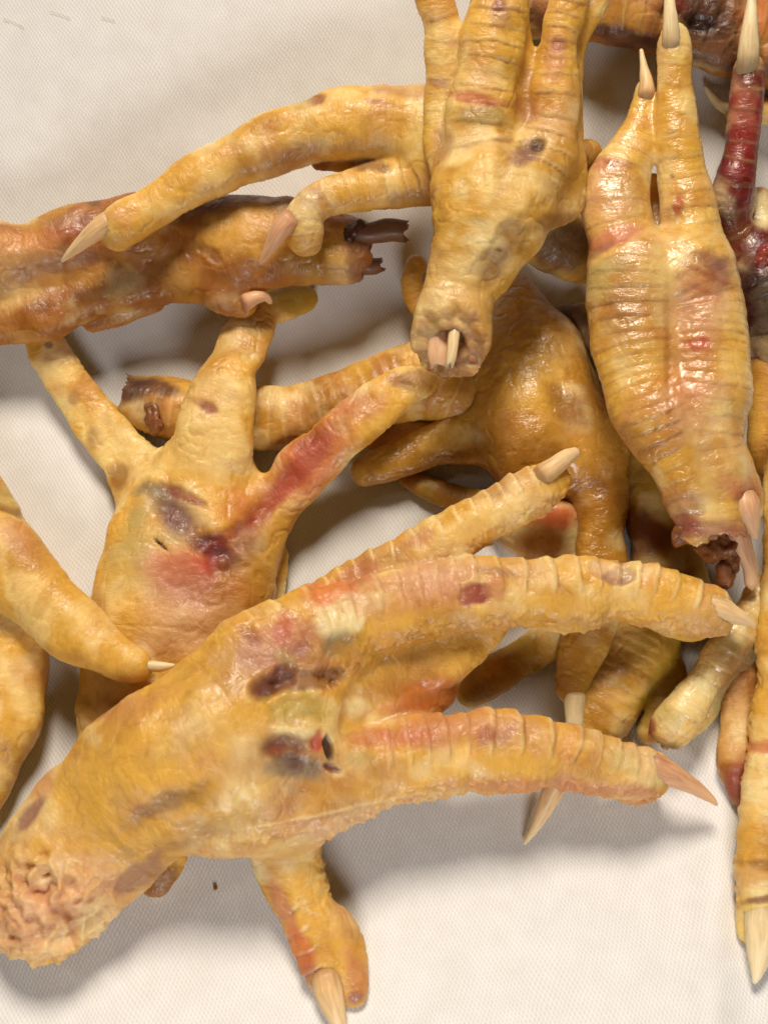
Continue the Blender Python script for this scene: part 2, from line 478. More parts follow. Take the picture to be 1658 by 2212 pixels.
def foot(name, label, chains, f=0.75, k=30, h=4.0, tint='yellow', tint2='straw', mat=None, spots=(), scute=None, scute_amp=5.5,
         seed=1, cuts=(), lump=1.0, edge='rose', group='dried chicken feet', saw=1.0, dors=None, lines=1.0, category='chicken foot', wrinkle=1.0, crumple=()):
    """chains: lists of (px, py, clearance, r). scute: per chain the spacing of the plates along it (0 = none).
    cuts: (px0, py0, px1, py1, rfrac): the stump is cut across at px1,py1 looking from px0,py0, with a hollow of rfrac."""
    W = [chain_world(c, f) for c in chains]
    SP = [catmull(w, 12.0) for w in W]
    for ci, s in enumerate(SP):      # knuckles
        arc = np.r_[0, np.cumsum(np.linalg.norm(np.diff(s[:, :3], axis=0), axis=1))]
        s[:, 3] *= 1 + 0.045 * np.sin(arc / 27.0 + ci * 2.1 + seed) * (s[:, 3] < 95) - 0.02 * (s[:, 3] < 95)
    allp = np.concatenate(SP)
    base = np.array([allp[:, 0].mean(), allp[:, 1].mean(), 0.0]); base[2] = float(cloth_z(base[0], base[1]))
    root = bpy.data.objects.new(name, None); col.objects.link(root)
    root.empty_display_size = 0.01
    root.location = Vector(base * S)
    root['_o'] = base.tolist()
    root['label'] = label; root['category'] = category
    if group: root['group'] = group
    # field in space squashed by f
    Q = [s.copy() for s in SP]
    for s in Q: s[:, 2] /= f
    pad = k + 3 * h
    aq = np.concatenate(Q)
    lo = (aq[:, :3] - aq[:, 3:4]).min(0) - pad; hi = (aq[:, :3] + aq[:, 3:4]).max(0) + pad
    dims = np.ceil((hi - lo) / h).astype(int) + 1
    G = np.full(dims, 1e3, np.float32)
    ax = [lo[a] + np.arange(dims[a]) * h for a in range(3)]
    for s in Q:
        Gc = np.full(dims, 1e3, np.float32)
        for a, b in zip(s[:-1], s[1:]):
            r = max(a[3], b[3]) + pad
            l0 = np.minimum(a[:3], b[:3]) - r; h0 = np.maximum(a[:3], b[:3]) + r
            i0 = np.maximum(np.floor((l0 - lo) / h).astype(int), 0); i1 = np.minimum(np.ceil((h0 - lo) / h).astype(int) + 1, dims)
            X = ax[0][i0[0]:i1[0], None, None].astype(np.float32); Y = ax[1][None, i0[1]:i1[1], None].astype(np.float32); Z = ax[2][None, None, i0[2]:i1[2]].astype(np.float32)
            ab = (b - a)[:3]; L2 = float(ab @ ab) + 1e-6
            t = np.clip(((X - a[0]) * ab[0] + (Y - a[1]) * ab[1] + (Z - a[2]) * ab[2]) / L2, 0, 1)
            d = np.sqrt((X - a[0] - t * ab[0]) ** 2 + (Y - a[1] - t * ab[1]) ** 2 + (Z - a[2] - t * ab[2]) ** 2) - (a[3] + t * (b[3] - a[3]))
            sl = tuple(slice(i0[q], i1[q]) for q in range(3))
            Gc[sl] = np.minimum(Gc[sl], d)
        G = smin(G, Gc, float(k))
    # cut stumps
    cutinfo = []
    for (x0, y0, z0, x1, y1, z1, R, hollow) in cuts:
        p0, _ = P(x0, y0, z0); p1, t1 = P(x1, y1, z1)
        p0[2] /= f; p1[2] /= f
        ax_ = p1 - p0; ax_ /= np.linalg.norm(ax_)
        X = ax[0][:, None, None]; Y = ax[1][None, :, None]; Z = ax[2][None, None, :]
        along = (X - p1[0]) * ax_[0] + (Y - p1[1]) * ax_[1] + (Z - p1[2]) * ax_[2]
        dist = np.sqrt(np.maximum((X - p1[0]) ** 2 + (Y - p1[1]) ** 2 + (Z - p1[2]) ** 2 - along ** 2, 0))
        rag = 6.0 * np.sin(X * 0.07 + Z * 0.05) + 5.0 * np.sin(Y * 0.10 + Z * 0.08 + 2.0) + 2.0 * np.sin(X * 0.21 + Y * 0.15)
        near = dist < R * t1 * 1.8
        G = np.where(near, np.maximum(G, along + rag), G)
        if hollow:
            hol = dist - (R * t1 * hollow) + np.maximum(0, -along) * 0.55 + rag * 0.25
            G = np.where(near & (along > -R * 1.6), np.maximum(G, -hol), G)
        cutinfo.append((p1 * np.array([1, 1, f]), ax_ * np.array([1, 1, f]), R * t1, hollow))
    G = G.astype(np.float32)
    V, F = surface_nets(G, lo, h)
    V[:, 2] *= f
    Nn = vnormals(V, F)
    # which chain sample each vertex belongs to
    step = 2
    SPs, sid, sarc, stan, srad, swd, sdor, sst, sfr = [], [], [], [], [], [], [], [], []
    for ci, s in enumerate(SP):
        arc = np.r_[0, np.cumsum(np.linalg.norm(np.diff(s[:, :3], axis=0), axis=1))]
        T = np.gradient(s[:, :3], axis=0); T /= np.maximum(np.linalg.norm(T, axis=1, keepdims=True), 1e-6)
        SPs.append(s[:, :3]); srad.append(s[:, 3]); sarc.append(arc); stan.append(T)
        sp_ = (scute[ci] if scute is not None and ci < len(scute) else 0)
        fr0 = 0.0
        if isinstance(sp_, tuple): sp_, fr0 = sp_
        swd.append(np.full(len(s), float(sp_))); sst.append(np.full(len(s), fr0)); sfr.append(arc / arc[-1]); sid.append(np.full(len(s), ci))
        dv = np.array(dors[ci] if dors is not None and dors[ci] is not None else (0, 0, 1.0), float); dv /= np.linalg.norm(dv)
        sdor.append(np.tile(dv, (len(s), 1)))
    SPs = np.concatenate(SPs).astype(np.float32); srad = np.concatenate(srad); sarc = np.concatenate(sarc); stan = np.concatenate(stan)
    sst = np.concatenate(sst); sfr = np.concatenate(sfr); swd = np.concatenate(swd); sid = np.concatenate(sid); sdor = np.concatenate(sdor)
    near = np.zeros(len(V), int); seam = np.full(len(V), 99.0)
    Vf = V.astype(np.float32)
    for a in range(0, len(V), 20000):
        v = Vf[a:a + 20000]
        d2 = (v ** 2).sum(1)[:, None] - 2 * v @ SPs.T + (SPs ** 2).sum(1)[None, :]
        sc_ = np.sqrt(np.maximum(d2, 0)) - srad[None, :] * 0.9
        near[a:a + 20000] = np.argmin(sc_, axis=1)
        if len(SP) > 1:
            m_ = np.sort(np.stack([sc_[:, sid == q].min(1) for q in range(len(SP))], 1), axis=1)
            seam[a:a + 20000] = m_[:, 1] - m_[:, 0]
    fade = smooth(seam, 1.0, 20.0)
    rel = V - SPs[near]
    T = stan[near]
    along = (rel * T).sum(1)
    arc = sarc[near] + along
    rad = srad[near]
    rd = rel - along[:, None] * T
    rl = np.linalg.norm(rd, axis=1)
    rdn = rd / np.maximum(rl, 1e-6)[:, None]
    dv = sdor[near]
    dv = dv - (dv * T).sum(1)[:, None] * T
    dv /= np.maximum(np.linalg.norm(dv, axis=1, keepdims=True), 1e-6)
    cosd = (rdn * dv).sum(1)
    side = np.cross(T, dv)
    theta = np.arctan2((rdn * side).sum(1), cosd)
    way = theta * rad
    # ---- relief
    disp = fbm(V, 95, seed, 2) * 9.5 * lump + fbm(V, 52, seed + 3, 2) * 3.4 * lump + fbm(V, 14, seed + 4, 2) * 0.5 * lump
    tub = np.c_[arc * 1.0 + sid[near] * 731.0, way, np.zeros(len(V))]
    cre = fbm(tub * np.array([1 / 9.0, 1 / 60.0, 1]), 1.0, seed + 7, 2)
    cre2 = fbm(tub * np.array([1 / 22.0, 1 / 90.0, 1]), 1.0, seed + 9, 2)
    disp += (cre * 0.6 + cre2 * 1.8 * smooth(fbm(V, 110, seed + 8, 2), -0.3, 0.3)) * wrinkle * fade
    rid = np.abs(fbm(V, 42, seed + 21, 2))
    disp -= (1 - smooth(rid, 0.0, 0.10)) * 1.8 * lump          # thin furrows
    sw = swd[near]; frac = sfr[near]; sc0 = sst[near] - 0.08 * (sst[near] == 0)
    dorsal = smooth(cosd, 0.15, 0.65) * (sw > 0) * smooth(frac, sc0, sc0 + 0.08) * fade * (0.55 + 0.45 * smooth(fbm(V, 60, seed + 13, 2), -0.35, 0.1))
    per = np.where(sw > 0, sw, 30)
    ph = (arc + 5.0 * fbm(V, 36, seed + 11, 2) + 16.0 * np.sin(arc / 61.0 + seed + sid[near] * 1.7) + 0.10 * per * np.abs(theta) ** 2) / per
    fr = ph - np.floor(ph)
    tooth = smooth(fr, 0.0, 0.85) * (1 - smooth(fr, 0.88, 1.0))
    pv = _hash(np.floor(ph).astype(np.int64), sid[near].astype(np.int64), np.zeros(len(V), np.int64), seed)
    amp = scute_amp * (0.75 + 0.4 * pv) * np.clip(rad / 60.0, 0.4, 1.3)
    disp += dorsal * (tooth - 0.4) * amp
    ventral = smooth(-cosd, 0.1, 0.75)
    pap = np.maximum(0, vnoise(V / 9.5, seed + 31)) * 6.0 * saw
    disp += ventral * pap
    disp *= np.clip(rad / 45.0, 0.35, 1.0)
    # ---- pigment
    px, py = to_px(V)
    facing = smooth((Nn * (CAM - V) / np.linalg.norm(CAM - V, axis=1)[:, None]).sum(1), -0.35, 0.1)
    c = np.tile(COL[tint], (len(V), 1))
    def mixc(c, col_, m):
        m = np.clip(m, 0, 1)[:, None]
        return c * (1 - m) + COL[col_][None, :] * m
    lowf = fbm(V, 70, seed + 40, 3)
    c = mixc(c, tint2, smooth(lowf, -0.15, 0.35) * 0.85)
    c = mixc(c, 'amber', smooth(fbm(V, 120, seed + 44, 2) + 0.25 * fbm(V, 22, seed + 45, 2), 0.02, 0.5) * 0.4)
    c = mixc(c, 'cream', smooth(fbm(V, 80, seed + 41, 3), 0.05, 0.5) * 0.5)
    c = mixc(c, edge, smooth(fbm(V, 90, seed + 42, 3), 0.22, 0.6) * 0.4)
    c = mixc(c, 'brown', smooth(fbm(V, 30, seed + 43, 2), 0.4, 0.8) * 0.15)
    c = mixc(c, edge, ventral * smooth(pap, 1.0, 3.0) * 0.4)
    c = mixc(c, 'cream', dorsal * smooth(fr, 0.74, 0.86) * (1 - smooth(fr, 0.93, 1.0)) * 0.38 * lines)
    c = mixc(c, edge, dorsal * smooth(pv, 0.1, 0.7) * 0.3)
    c = mixc(c, 'amber', dorsal * (smooth(fr, 0.95, 1.0) + 1 - smooth(fr, 0.0, 0.10)).clip(0, 1) * 0.32 * lines)
    for q, (p1, a_, R, hol) in enumerate(cutinfo):
        dd = ((V - p1) * a_).sum(1) / (a_ @ a_) * np.linalg.norm(a_)
        dist = np.linalg.norm(V - p1, axis=1)
        m = (1 - smooth(dist, R * 1.2, R * 1.9))
        nd = (Nn * a_).sum(1)
        c = mixc(c, 'brown', m * smooth(dd, -18, -2) * 0.45)
        c = mixc(c, 'mauve', m * smooth(dd, -60, -12) * smooth(fbm(V, 30, seed + 50, 2), -0.1, 0.3) * 0.3)
        au = a_ / np.linalg.norm(a_); rv = V - p1; rv = rv - (rv @ au)[:, None] * au
        axd = np.linalg.norm(rv, axis=1)
        inner = m * smooth(dd, -90, -50) * (1 - smooth(axd, R * hol * 0.75, R * hol * 1.05)) if hol else m * smooth(nd, 0.35, 0.7)
        c = mixc(c, 'brown', inner * 0.8)
        disp += m * smooth(dd, -30, 0) * fbm(V, 30, seed + 60, 2) * 2
    for sp_ in spots:
        x, y, rx, ry, ang, cn, st = sp_[:7]
        dep = sp_[7] if len(sp_) > 7 else 0.0
        soft = sp_[8] if len(sp_) > 8 else 0.5
        a = math.radians(ang)
        dx, dy = px - x, py - y
        u = (dx * math.cos(a) + dy * math.sin(a)) / rx; v = (-dx * math.sin(a) + dy * math.cos(a)) / ry
        rr = np.sqrt(u * u + v * v) + fbm(V, min(rx, ry) * 1.5 + 8, seed + 77, 4) * (0.75 if min(rx, ry) > 24 else 0.45)
        m = (1 - smooth(rr, 1 - soft, 1 + soft * 0.6)) * facing
        if cn: c = mixc(c, cn, m * st)
        if dep: disp -= m * dep * 1.05
    for (x, y, R_, am) in crumple:
        m = 1 - smooth(np.hypot(px - x, py - y), R_ * 0.4, R_)
        disp += m * (am * (0.5 - 2.6 * np.abs(fbm(V, 48, seed + 90, 3))) + am * 0.4 * fbm(V, 16, seed + 91, 2))
    V = V + Nn * disp[:, None]
    # rest on the cloth, never through it
    zmin = cloth_z(V[:, 0], V[:, 1]) + 0.6
    V[:, 2] = np.maximum(V[:, 2], zmin)
    tube = np.c_[arc + sid[near] * 731.0, way, dorsal - ventral * saw]
    sk = link_mesh('skin', V, F, mat or M_SKIN, root, {'pigment': c, 'tube': tube, 'fade': fade})
    return root

def tissue(parent, px, py, z, r, colname, name='torn_tissue', seed=3, f=0.8, k=16, mat=None, blobs=9, spread=0.8, h=3.0, elong=(1, 1)):
    """a lump of torn dried tissue: many small round lobes run together"""
    rnd = random.Random(seed)
    w, t = P(px, py, z)
    R = r * t
    cen = [(w[0], w[1], w[2], R * 0.6)]
    for _ in range(blobs):
        a = rnd.uniform(0, 6.28); b = rnd.uniform(-1, 1)
        d = R * spread * rnd.uniform(0.5, 1)
        cen.append((w[0] + math.cos(a) * d * elong[0], w[1] + math.sin(a) * d * elong[1], w[2] + b * R * 0.6 * f, R * rnd.uniform(0.18, 0.42)))
    cen = np.array(cen)
    lo = (cen[:, :3] - cen[:, 3:4]).min(0) - k - 2 * h; hi = (cen[:, :3] + cen[:, 3:4]).max(0) + k + 2 * h
    n = np.ceil((hi - lo) / h).astype(int) + 1
    X = (lo[0] + np.arange(n[0]) * h)[:, None, None]; Y = (lo[1] + np.arange(n[1]) * h)[None, :, None]; Z = (lo[2] + np.arange(n[2]) * h)[None, None, :]
    G = np.full(n, 1e3)
    for q in cen:
        G = smin(G, np.sqrt((X - q[0]) ** 2 + (Y - q[1]) ** 2 + (Z - q[2]) ** 2) - q[3], k)
    V, F = surface_nets(G, lo, h)
    Nn = vnormals(V, F)
    V = V + Nn * (fbm(V, 24, seed, 2) * 10.0 + np.abs(fbm(V, 11, seed + 2, 2)) * -5.0)[:, None]
    V[:, 2] = np.maximum(V[:, 2], cloth_z(V[:, 0], V[:, 1]) + 0.5)
    c = np.tile(COL[colname], (len(V), 1))
    m = smooth(fbm(V, 14, seed + 1, 2), 0, 0.5)[:, None] * 0.35
    c = c * (1 - m) + COL['rose'] * m * np.clip(COL[colname].mean() / COL['rose'].mean() * 1.6, 0, 1)
    return link_mesh(name, V, F, mat or M_SKIN, parent, {'pigment': c, 'tube': np.zeros((len(V), 3))})
#@@FEET
# ------------------------------------------------------------------ the cloth
def build_cloth():
    xs = np.r_[np.linspace(-3200, -1100, 40, endpoint=False), np.linspace(-1100, 1100, 221), np.linspace(1140, 3200, 40)]
    ys = np.r_[np.linspace(-3200, -1300, 40, endpoint=False), np.linspace(-1300, 1500, 281), np.linspace(1540, 3600, 40)]
    X, Y = np.meshgrid(xs, ys, indexing='ij')
    Xf, Yf = X.ravel(), Y.ravel()
    V = np.c_[Xf, Yf, cloth_z(np.clip(Xf, -2500, 2500), np.clip(Yf, -1700, 2500))]
    nx, ny = X.shape
    i = np.arange(nx - 1)[:, None]; j = np.arange(ny - 1)[None, :]
    a = (i * ny + j).ravel()
    F = np.stack([a, a + ny, a + ny + 1, a + 1], 1)
    o = link_mesh('cloth', V, F, cloth_material())
    o['kind'] = 'structure'
    o['label'] = 'white woven polyester cloth lying under the whole pile of chicken feet'
build_cloth()

# ------------------------------------------------------------------ feet on the cloth, lowest first
# open star-shaped foot, middle left
r = foot('chicken_foot', 'yellow star-shaped chicken foot lying palm up at middle left, its palm bruised purple and red',
    [
     [(85, 700, 60, 38), (105, 760, 50, 42), (150, 830, 36, 48), (200, 900, 25, 55), (255, 970, 20, 60), (310, 1045, 15, 66), (370, 1110, 10, 80)],
     [(655, 645, 20, 30), (575, 668, 40, 42), (535, 720, 70, 52), (508, 785, 95, 60), (485, 850, 105, 70), (468, 925, 90, 84), (452, 1000, 60, 96), (430, 1080, 20, 110)],
     [(915, 822, 120, 36), (880, 834, 120, 48), (830, 862, 118, 54), (760, 918, 112, 57), (692, 985, 90, 61), (625, 1058, 65, 64), (560, 1122, 40, 75), (490, 1180, 15, 100)],
     [(430, 1040, 10, 100), (420, 1110, 5, 150), (408, 1200, 0, 192), (396, 1290, 0, 194), (375, 1370, 0, 178), (335, 1450, 0, 158), (295, 1530, 0, 128), (285, 1640, 0, 105), (310, 1750, 0, 88), (345, 1840, 0, 62), (340, 1905, 0, 34)],
     [(600, 1200, 20, 26), (590, 1260, 10, 30), (590, 1320, 5, 34)],
    ], f=0.42, k=46, tint='yellow', tint2='straw', seed=11, h=4.2, edge='rose', mat=M_SKIN, scute=[0, 0, 0, 0, 0], lump=1.15,
    spots=[
     (370, 1108, 62, 40, 35, 'violet', 0.9, 10, 0.7), (400, 1140, 90, 50, 30, 'mauve', 0.5, 5, 0.9), (300, 1180, 90, 30, -15, 'sage', 0.5, -4, 0.8), (430, 960, 90, 60, 10, 'straw', 0.6, -6, 0.8), (560, 1270, 60, 80, 20, 'amber', 0.4, 0, 0.8), (345, 1060, 60, 26, 15, 'grey', 0.7, 0), (395, 1068, 55, 13, 25, 'wine', 0.7, 4),
     (348, 1176, 22, 4, 42, 'black', 0.9, 9, 0.3), (456, 1178, 48, 24, 12, 'maroon', 0.95, 8), (480, 1216, 38, 32, 0, 'violet', 0.9, 9), (482, 1214, 14, 12, 0, 'grey', 0.7, -5),
     (415, 1250, 110, 60, 25, 'red', 0.85, 2, 0.7), (400, 1270, 90, 40, 15, 'wine', 0.45, 0, 0.8), (370, 1230, 70, 34, 15, 'rose', 0.6), (400, 1340, 95, 80, 0, 'pink', 0.65, 0, 0.7),
     (300, 1120, 60, 40, -60, 'sage', 0.7), (270, 1200, 50, 80, 10, 'sage', 0.35), (655, 1000, 200, 70, -48, 'red', 0.72, 2, 0.7), (650, 1010, 170, 26, -48, 'wine', 0.5, 4, 0.8), (800, 880, 60, 40, -40, 'rose', 0.6), (560, 1110, 90, 30, -50, 'wine', 0.5, 4, 0.8), (520, 1190, 90, 34, -45, 'mauve', 0.6, 3, 0.8), (670, 945, 40, 20, -48, 'wine', 0.5, 3), (600, 1070, 70, 30, -48, 'red', 0.5, 2, 0.6), (500, 1150, 60, 18, -30, 'wine', 0.6, 4),
     (450, 880, 26, 12, 15, 'wine', 0.7, 2), (255, 1030, 24, 34, 0, 'brown', 0.6), (205, 945, 18, 28, 0, 'brown', 0.5), (105, 745, 10, 8, 0, 'violet', 0.7), (160, 855, 14, 20, 0, 'brown', 0.4),
     (470, 960, 70, 50, 0, 'straw', 0.7), (235, 945, 40, 34, 40, 'straw', 0.6), (660, 645, 60, 36, 0, 'olive', 0.8), (570, 800, 24, 70, 15, 'ochre', 0.6),
     (520, 1290, 60, 90, 30, 'ochre', 0.6), (250, 1560, 60, 60, 0, 'amber', 0.6), (350, 1930, 90, 50, 0, 'brown', 0.8, 0, 0.7), (860, 820, 26, 14, 10, 'mauve', 0.6), (905, 820, 40, 30, 0, 'brown', 0.6)])
# a second foot lying across beneath it, cut end to the left
r = foot('chicken_foot', 'ochre chicken foot crossing under the star-shaped one, dark torn cut end showing at left',
    [[(262, 862, 0, 46), (320, 880, 0, 58), (400, 892, 0, 64), (500, 898, 0, 68), (600, 905, 0, 70), (700, 886, 0, 74), (800, 852, 0, 82), (900, 820, 0, 86), (960, 840, 0, 86)],
     [(265, 822, 10, 20), (330, 838, 10, 26), (400, 850, 6, 30)]],
    f=0.74, k=20, tint='ochre', tint2='yellow', seed=21, h=4.5, scute=[30, 0], scute_amp=3, lines=0.4,
    cuts=[(420, 880, 40, 262, 858, 40, 60, 0.7)],
    spots=[(270, 840, 60, 44, 20, 'dark', 0.85), (330, 835, 70, 18, 10, 'dark', 0.8), (320, 900, 40, 60, 10, 'brown', 0.5), (300, 885, 24, 26, 0, 'bone', 0.4)])
tissue(r, 330, 905, 74, 30, 'brown', 'torn_skin', seed=4, elong=(0.7, 1.3), h=3.2)

# centre foot, palm up, under the top ones
r = foot('chicken_foot', 'olive yellow chicken foot in the middle of the pile, blunt rounded toe pointing left',
    [[(1108, 640, 0, 50), (1128, 700, 0, 80), (1138, 770, 0, 118), (1150, 830, 0, 132), (1158, 900, 0, 138), (1165, 950, 0, 132)],
     [(1230, 880, 5, 70), (1250, 830, 5, 50), (1200, 740, 5, 50)],
     [(1120, 935, 12, 100), (1040, 938, 20, 72), (955, 958, 26, 52), (880, 985, 28, 45), (820, 1008, 26, 42), (792, 1018, 24, 38)],
     [(1060, 880, 14, 60), (1000, 886, 8, 45), (930, 905, 4, 38), (860, 938, 2, 30), (815, 958, 0, 24)],
     [(1180, 930, 5, 125), (1245, 965, 10, 110), (1282, 1020, 20, 78), (1296, 1090, 30, 63), (1300, 1165, 35, 57), (1298, 1250, 30, 55), (1280, 1340, 25, 58), (1248, 1430, 35, 54), (1236, 1490, 45, 40)],
     [(898, 572, 60, 24), (888, 610, 60, 26), (905, 650, 50, 30), (960, 690, 30, 36), (1060, 720, 20, 50)]],
    f=0.6, k=34, tint='ochre', tint2='yellow', seed=31, h=4.2, mat=M_WAX, edge='tan', scute=[0, 0, 0, 0, 0, 0],
    spots=[(1255, 940, 60, 110, -20, 'amber', 0.45, 0, 0.7), (1290, 1055, 28, 20, 70, 'brown', 0.5), (1140, 960, 110, 70, 0, 'amber', 0.35), (1200, 760, 60, 40, 40, 'straw', 0.3),
           (1230, 870, 50, 40, 30, 'brown', 0.6), (830, 935, 60, 20, -20, 'rose', 0.5), (1240, 1460, 60, 70, 0, 'ochre', 0.7), (1130, 850, 60, 30, 0, 'yellow', 0.4)])
claw(r, [(1241, 1485, 78, 27), (1242, 1530, 74, 26), (1241, 1570, 70, 22)], 0.75, M_HORN_PALE, blunt=True)

# brown foot low under the middle
r = foot('chicken_foot', 'rough brown chicken foot flat on the cloth under the middle olive one, mostly hidden',
    [[(880, 1032, 0, 24), (930, 1058, 0, 30), (985, 1078, 0, 33), (1060, 1100, 0, 40), (1140, 1150, 0, 58), (1200, 1170, 0, 60), (1260, 1200, 0, 50)],
     [(1150, 1120, 20, 40), (1195, 1118, 24, 42), (1235, 1122, 20, 30)]],
    f=0.7, k=20, tint='ochre', tint2='olive', edge='tan', seed=41, h=4.5, saw=1.4, spots=[(1195, 1115, 70, 34, 10, 'orange', 0.9, 0), (1160, 1175, 60, 26, 0, 'tan', 0.5)])

# foot behind the fat one; its dark colours paint the shade it lies in
r = foot('chicken_foot', 'chicken foot beneath the fat ringed one, painted dark brown for the deep shade there',
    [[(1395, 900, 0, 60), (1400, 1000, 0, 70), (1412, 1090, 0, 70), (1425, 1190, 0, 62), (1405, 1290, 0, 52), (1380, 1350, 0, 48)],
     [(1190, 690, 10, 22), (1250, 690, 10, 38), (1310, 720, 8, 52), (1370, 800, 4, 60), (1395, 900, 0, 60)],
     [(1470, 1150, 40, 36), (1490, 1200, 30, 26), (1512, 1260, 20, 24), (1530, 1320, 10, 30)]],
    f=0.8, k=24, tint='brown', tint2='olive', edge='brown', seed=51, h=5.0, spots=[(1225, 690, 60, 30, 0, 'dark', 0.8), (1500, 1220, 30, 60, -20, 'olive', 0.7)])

# olive foot between the two long toes of the front foot
r = foot('chicken_foot', 'olive chicken foot under the two long front toes, curved claw hooking down below them',
    [[(1440, 1290, 20, 60), (1405, 1350, 14, 70), (1362, 1430, 10, 74), (1312, 1520, 10, 66), (1262, 1600, 20, 54), (1208, 1680, 40, 36)],
     [(1260, 1370, 10, 50), (1190, 1385, 4, 44), (1130, 1422, 0, 44), (1065, 1462, 0, 42), (1015, 1500, 0, 30)],
     [(1400, 1400, 5, 60), (1440, 1460, 5, 46), (1430, 1540, 5, 36), (1400, 1580, 5, 26)]],
    f=0.62, k=30, tint='olive', tint2='yellow', seed=61, h=4.2, edge='tan', scute=[26, 0, 0], scute_amp=3, lines=0.3,
    spots=[(1340, 1375, 50, 34, 0, 'straw', 0.35), (1310, 1440, 60, 50, 0, 'brown', 0.45), (1270, 1560, 60, 50, -60, 'ochre', 0.6), (1120, 1430, 60, 30, -30, 'ochre', 0.5), (1050, 1490, 40, 20, -30, 'brown', 0.5)])
claw(r, [(1212, 1672, 84, 30), (1192, 1712, 70, 26), (1172, 1755, 50, 19), (1150, 1795, 28, 11), (1132, 1822, 10, 4)], 0.75, M_HORN)

# shiny toe, lower right
r = foot('chicken_foot', 'shiny pale chicken toe with peeling open end, next to the long lower front toe',
    [[(1650, 1280, 60, 46), (1615, 1335, 66, 42), (1572, 1398, 66, 42), (1528, 1462, 60, 42), (1482, 1524, 52, 44), (1446, 1574, 44, 42), (1430, 1602, 40, 34)],
     [(1640, 1330, 20, 40), (1600, 1400, 14, 38), (1560, 1470, 8, 34), (1515, 1540, 2, 30), (1470, 1590, 0, 24)]],
    f=0.85, k=16, tint='straw', tint2='sage', seed=71, h=3.8, mat=M_GLOSS, scute=[36, 0], scute_amp=4, edge='tan',
    spots=[(1402, 1570, 18, 22, 20, 'wine', 0.8), (1500, 1500, 20, 90, 38, 'cream', 0.5), (1440, 1612, 34, 14, 0, 'sage', 0.7), (1600, 1440, 60, 60, 0, 'brown', 0.5)],
    cuts=[(1500, 1500, 90, 1428, 1606, 70, 44, 0.6)])

# foot low at the right, behind the long vertical toe
r = foot('chicken_foot', 'brown chicken toe with dark red end, lying behind the long upright toe at lower right',
    [[(1610, 1430, 0, 40), (1598, 1500, 0, 44), (1590, 1580, 0, 44), (1588, 1650, 0, 40), (1600, 1715, 0, 28)],
     [(1610, 1430, 0, 40), (1660, 1330, 0, 60), (1760, 1240, 0, 80)]],
    f=0.8, k=16, tint='amber', tint2='tan', seed=81, h=4.2, spots=[(1592, 1690, 40, 60, 0, 'wine', 0.75), (1595, 1520, 26, 50, 0, 'tan', 0.5)])

# dried feet entering on the right edge
r = foot('chicken_foot', 'yellow chicken toe at the right edge beside the lower half of the fat ringed foot',
    [[(1700, 660, 80, 60), (1680, 740, 70, 46), (1668, 830, 60, 50), (1662, 920, 50, 50), (1668, 1000, 46, 40), (1700, 1060, 50, 40)]],
    f=0.8, k=12, tint='yellow', tint2='ochre', seed=91, h=4.5, spots=[(1665, 1000, 50, 60, 0, 'amber', 0.5)])
r = foot('chicken_foot', 'pale yellow chicken toe crossing behind the dark red one, thin pale claw pointing left',
    [[(1830, 350, 10, 60), (1740, 280, 20, 40), (1670, 246, 20, 30), (1610, 240, 20, 26), (1580, 238, 22, 20)]],
    f=0.85, k=12, tint='yellow', tint2='straw', seed=95, h=4.5)
claw(r, [(1585, 240, 42, 16), (1556, 226, 38, 14), (1535, 206, 34, 9), (1524, 188, 32, 4)], 0.9, M_HORN_PALE)

# big foot across the top right
r = foot('chicken_foot', 'large brown chicken foot lying across the top right corner with a black-red torn middle',
    [[(1080, 20, 20, 60), (1140, 10, 20, 78), (1220, -4, 16, 92), (1320, -8, 10, 112), (1420, 5, 8, 120), (1520, 40, 4, 116), (1620, 78, 0, 104), (1720, 110, 0, 100)],
     [(1560, -90, 10, 60), (1640, -10, 20, 60), (1700, 40, 20, 60)]],
    f=0.62, k=30, tint='amber', tint2='ochre', seed=101, h=4.6, saw=1.3, scute=[44, 0], scute_amp=4,
    spots=[(1400, 90, 360, 26, 12, 'dark', 0.75), (1540, 30, 95, 80, 10, 'dark', 0.9, 8), (1510, 50, 34, 24, 20, 'black', 0.8, 10), (1460, 10, 26, 24, 0, 'wine', 0.7), (1630, 30, 40, 60, 20, 'orange', 0.45), (1350, 30, 60, 30, 0, 'yellow', 0.4), (1600, 120, 90, 30, 14, 'brown', 0.7)])

# dark glassy toe
r = foot('chicken_foot', 'dark maroon glassy chicken toe standing upright at top right, long pale claw at its tip',
    [[(1616, 150, 150, 34), (1613, 190, 150, 38), (1607, 260, 146, 38), (1599, 330, 140, 40), (1586, 390, 130, 46), (1572, 440, 112, 46), (1584, 492, 90, 44), (1625, 550, 60, 64), (1668, 630, 40, 92), (1700, 720, 40, 90)],
     [(1585, 430, 80, 50), (1570, 460, 70, 24)],
     [(1640, 430, 60, 26), (1650, 480, 60, 34), (1690, 540, 60, 50)]],
    f=0.88, k=26, tint='maroon', tint2='wine', seed=111, h=3.6, mat=M_GLOSS, edge='wine', scute=[44, 0, 0], scute_amp=5, lump=0.7, lines=0.5,
    spots=[(1616, 128, 40, 26, 0, 'tan', 0.9), (1603, 260, 50, 110, 0, 'red', 0.4), (1640, 640, 90, 90, 0, 'black', 0.85), (1630, 540, 60, 40, 0, 'maroon', 0.8), (1600, 495, 30, 40, 0, 'brown', 0.6), (1648, 450, 24, 44, 0, 'cream', 0.8), (1615, 170, 40, 22, 0, 'maroon', 0.8)])
claw(r, [(1613, 156, 205, 27), (1615, 110, 212, 26), (1618, 60, 214, 20), (1622, 10, 206, 13), (1626, -40, 196, 6)], 0.8, M_HORN_PALE)
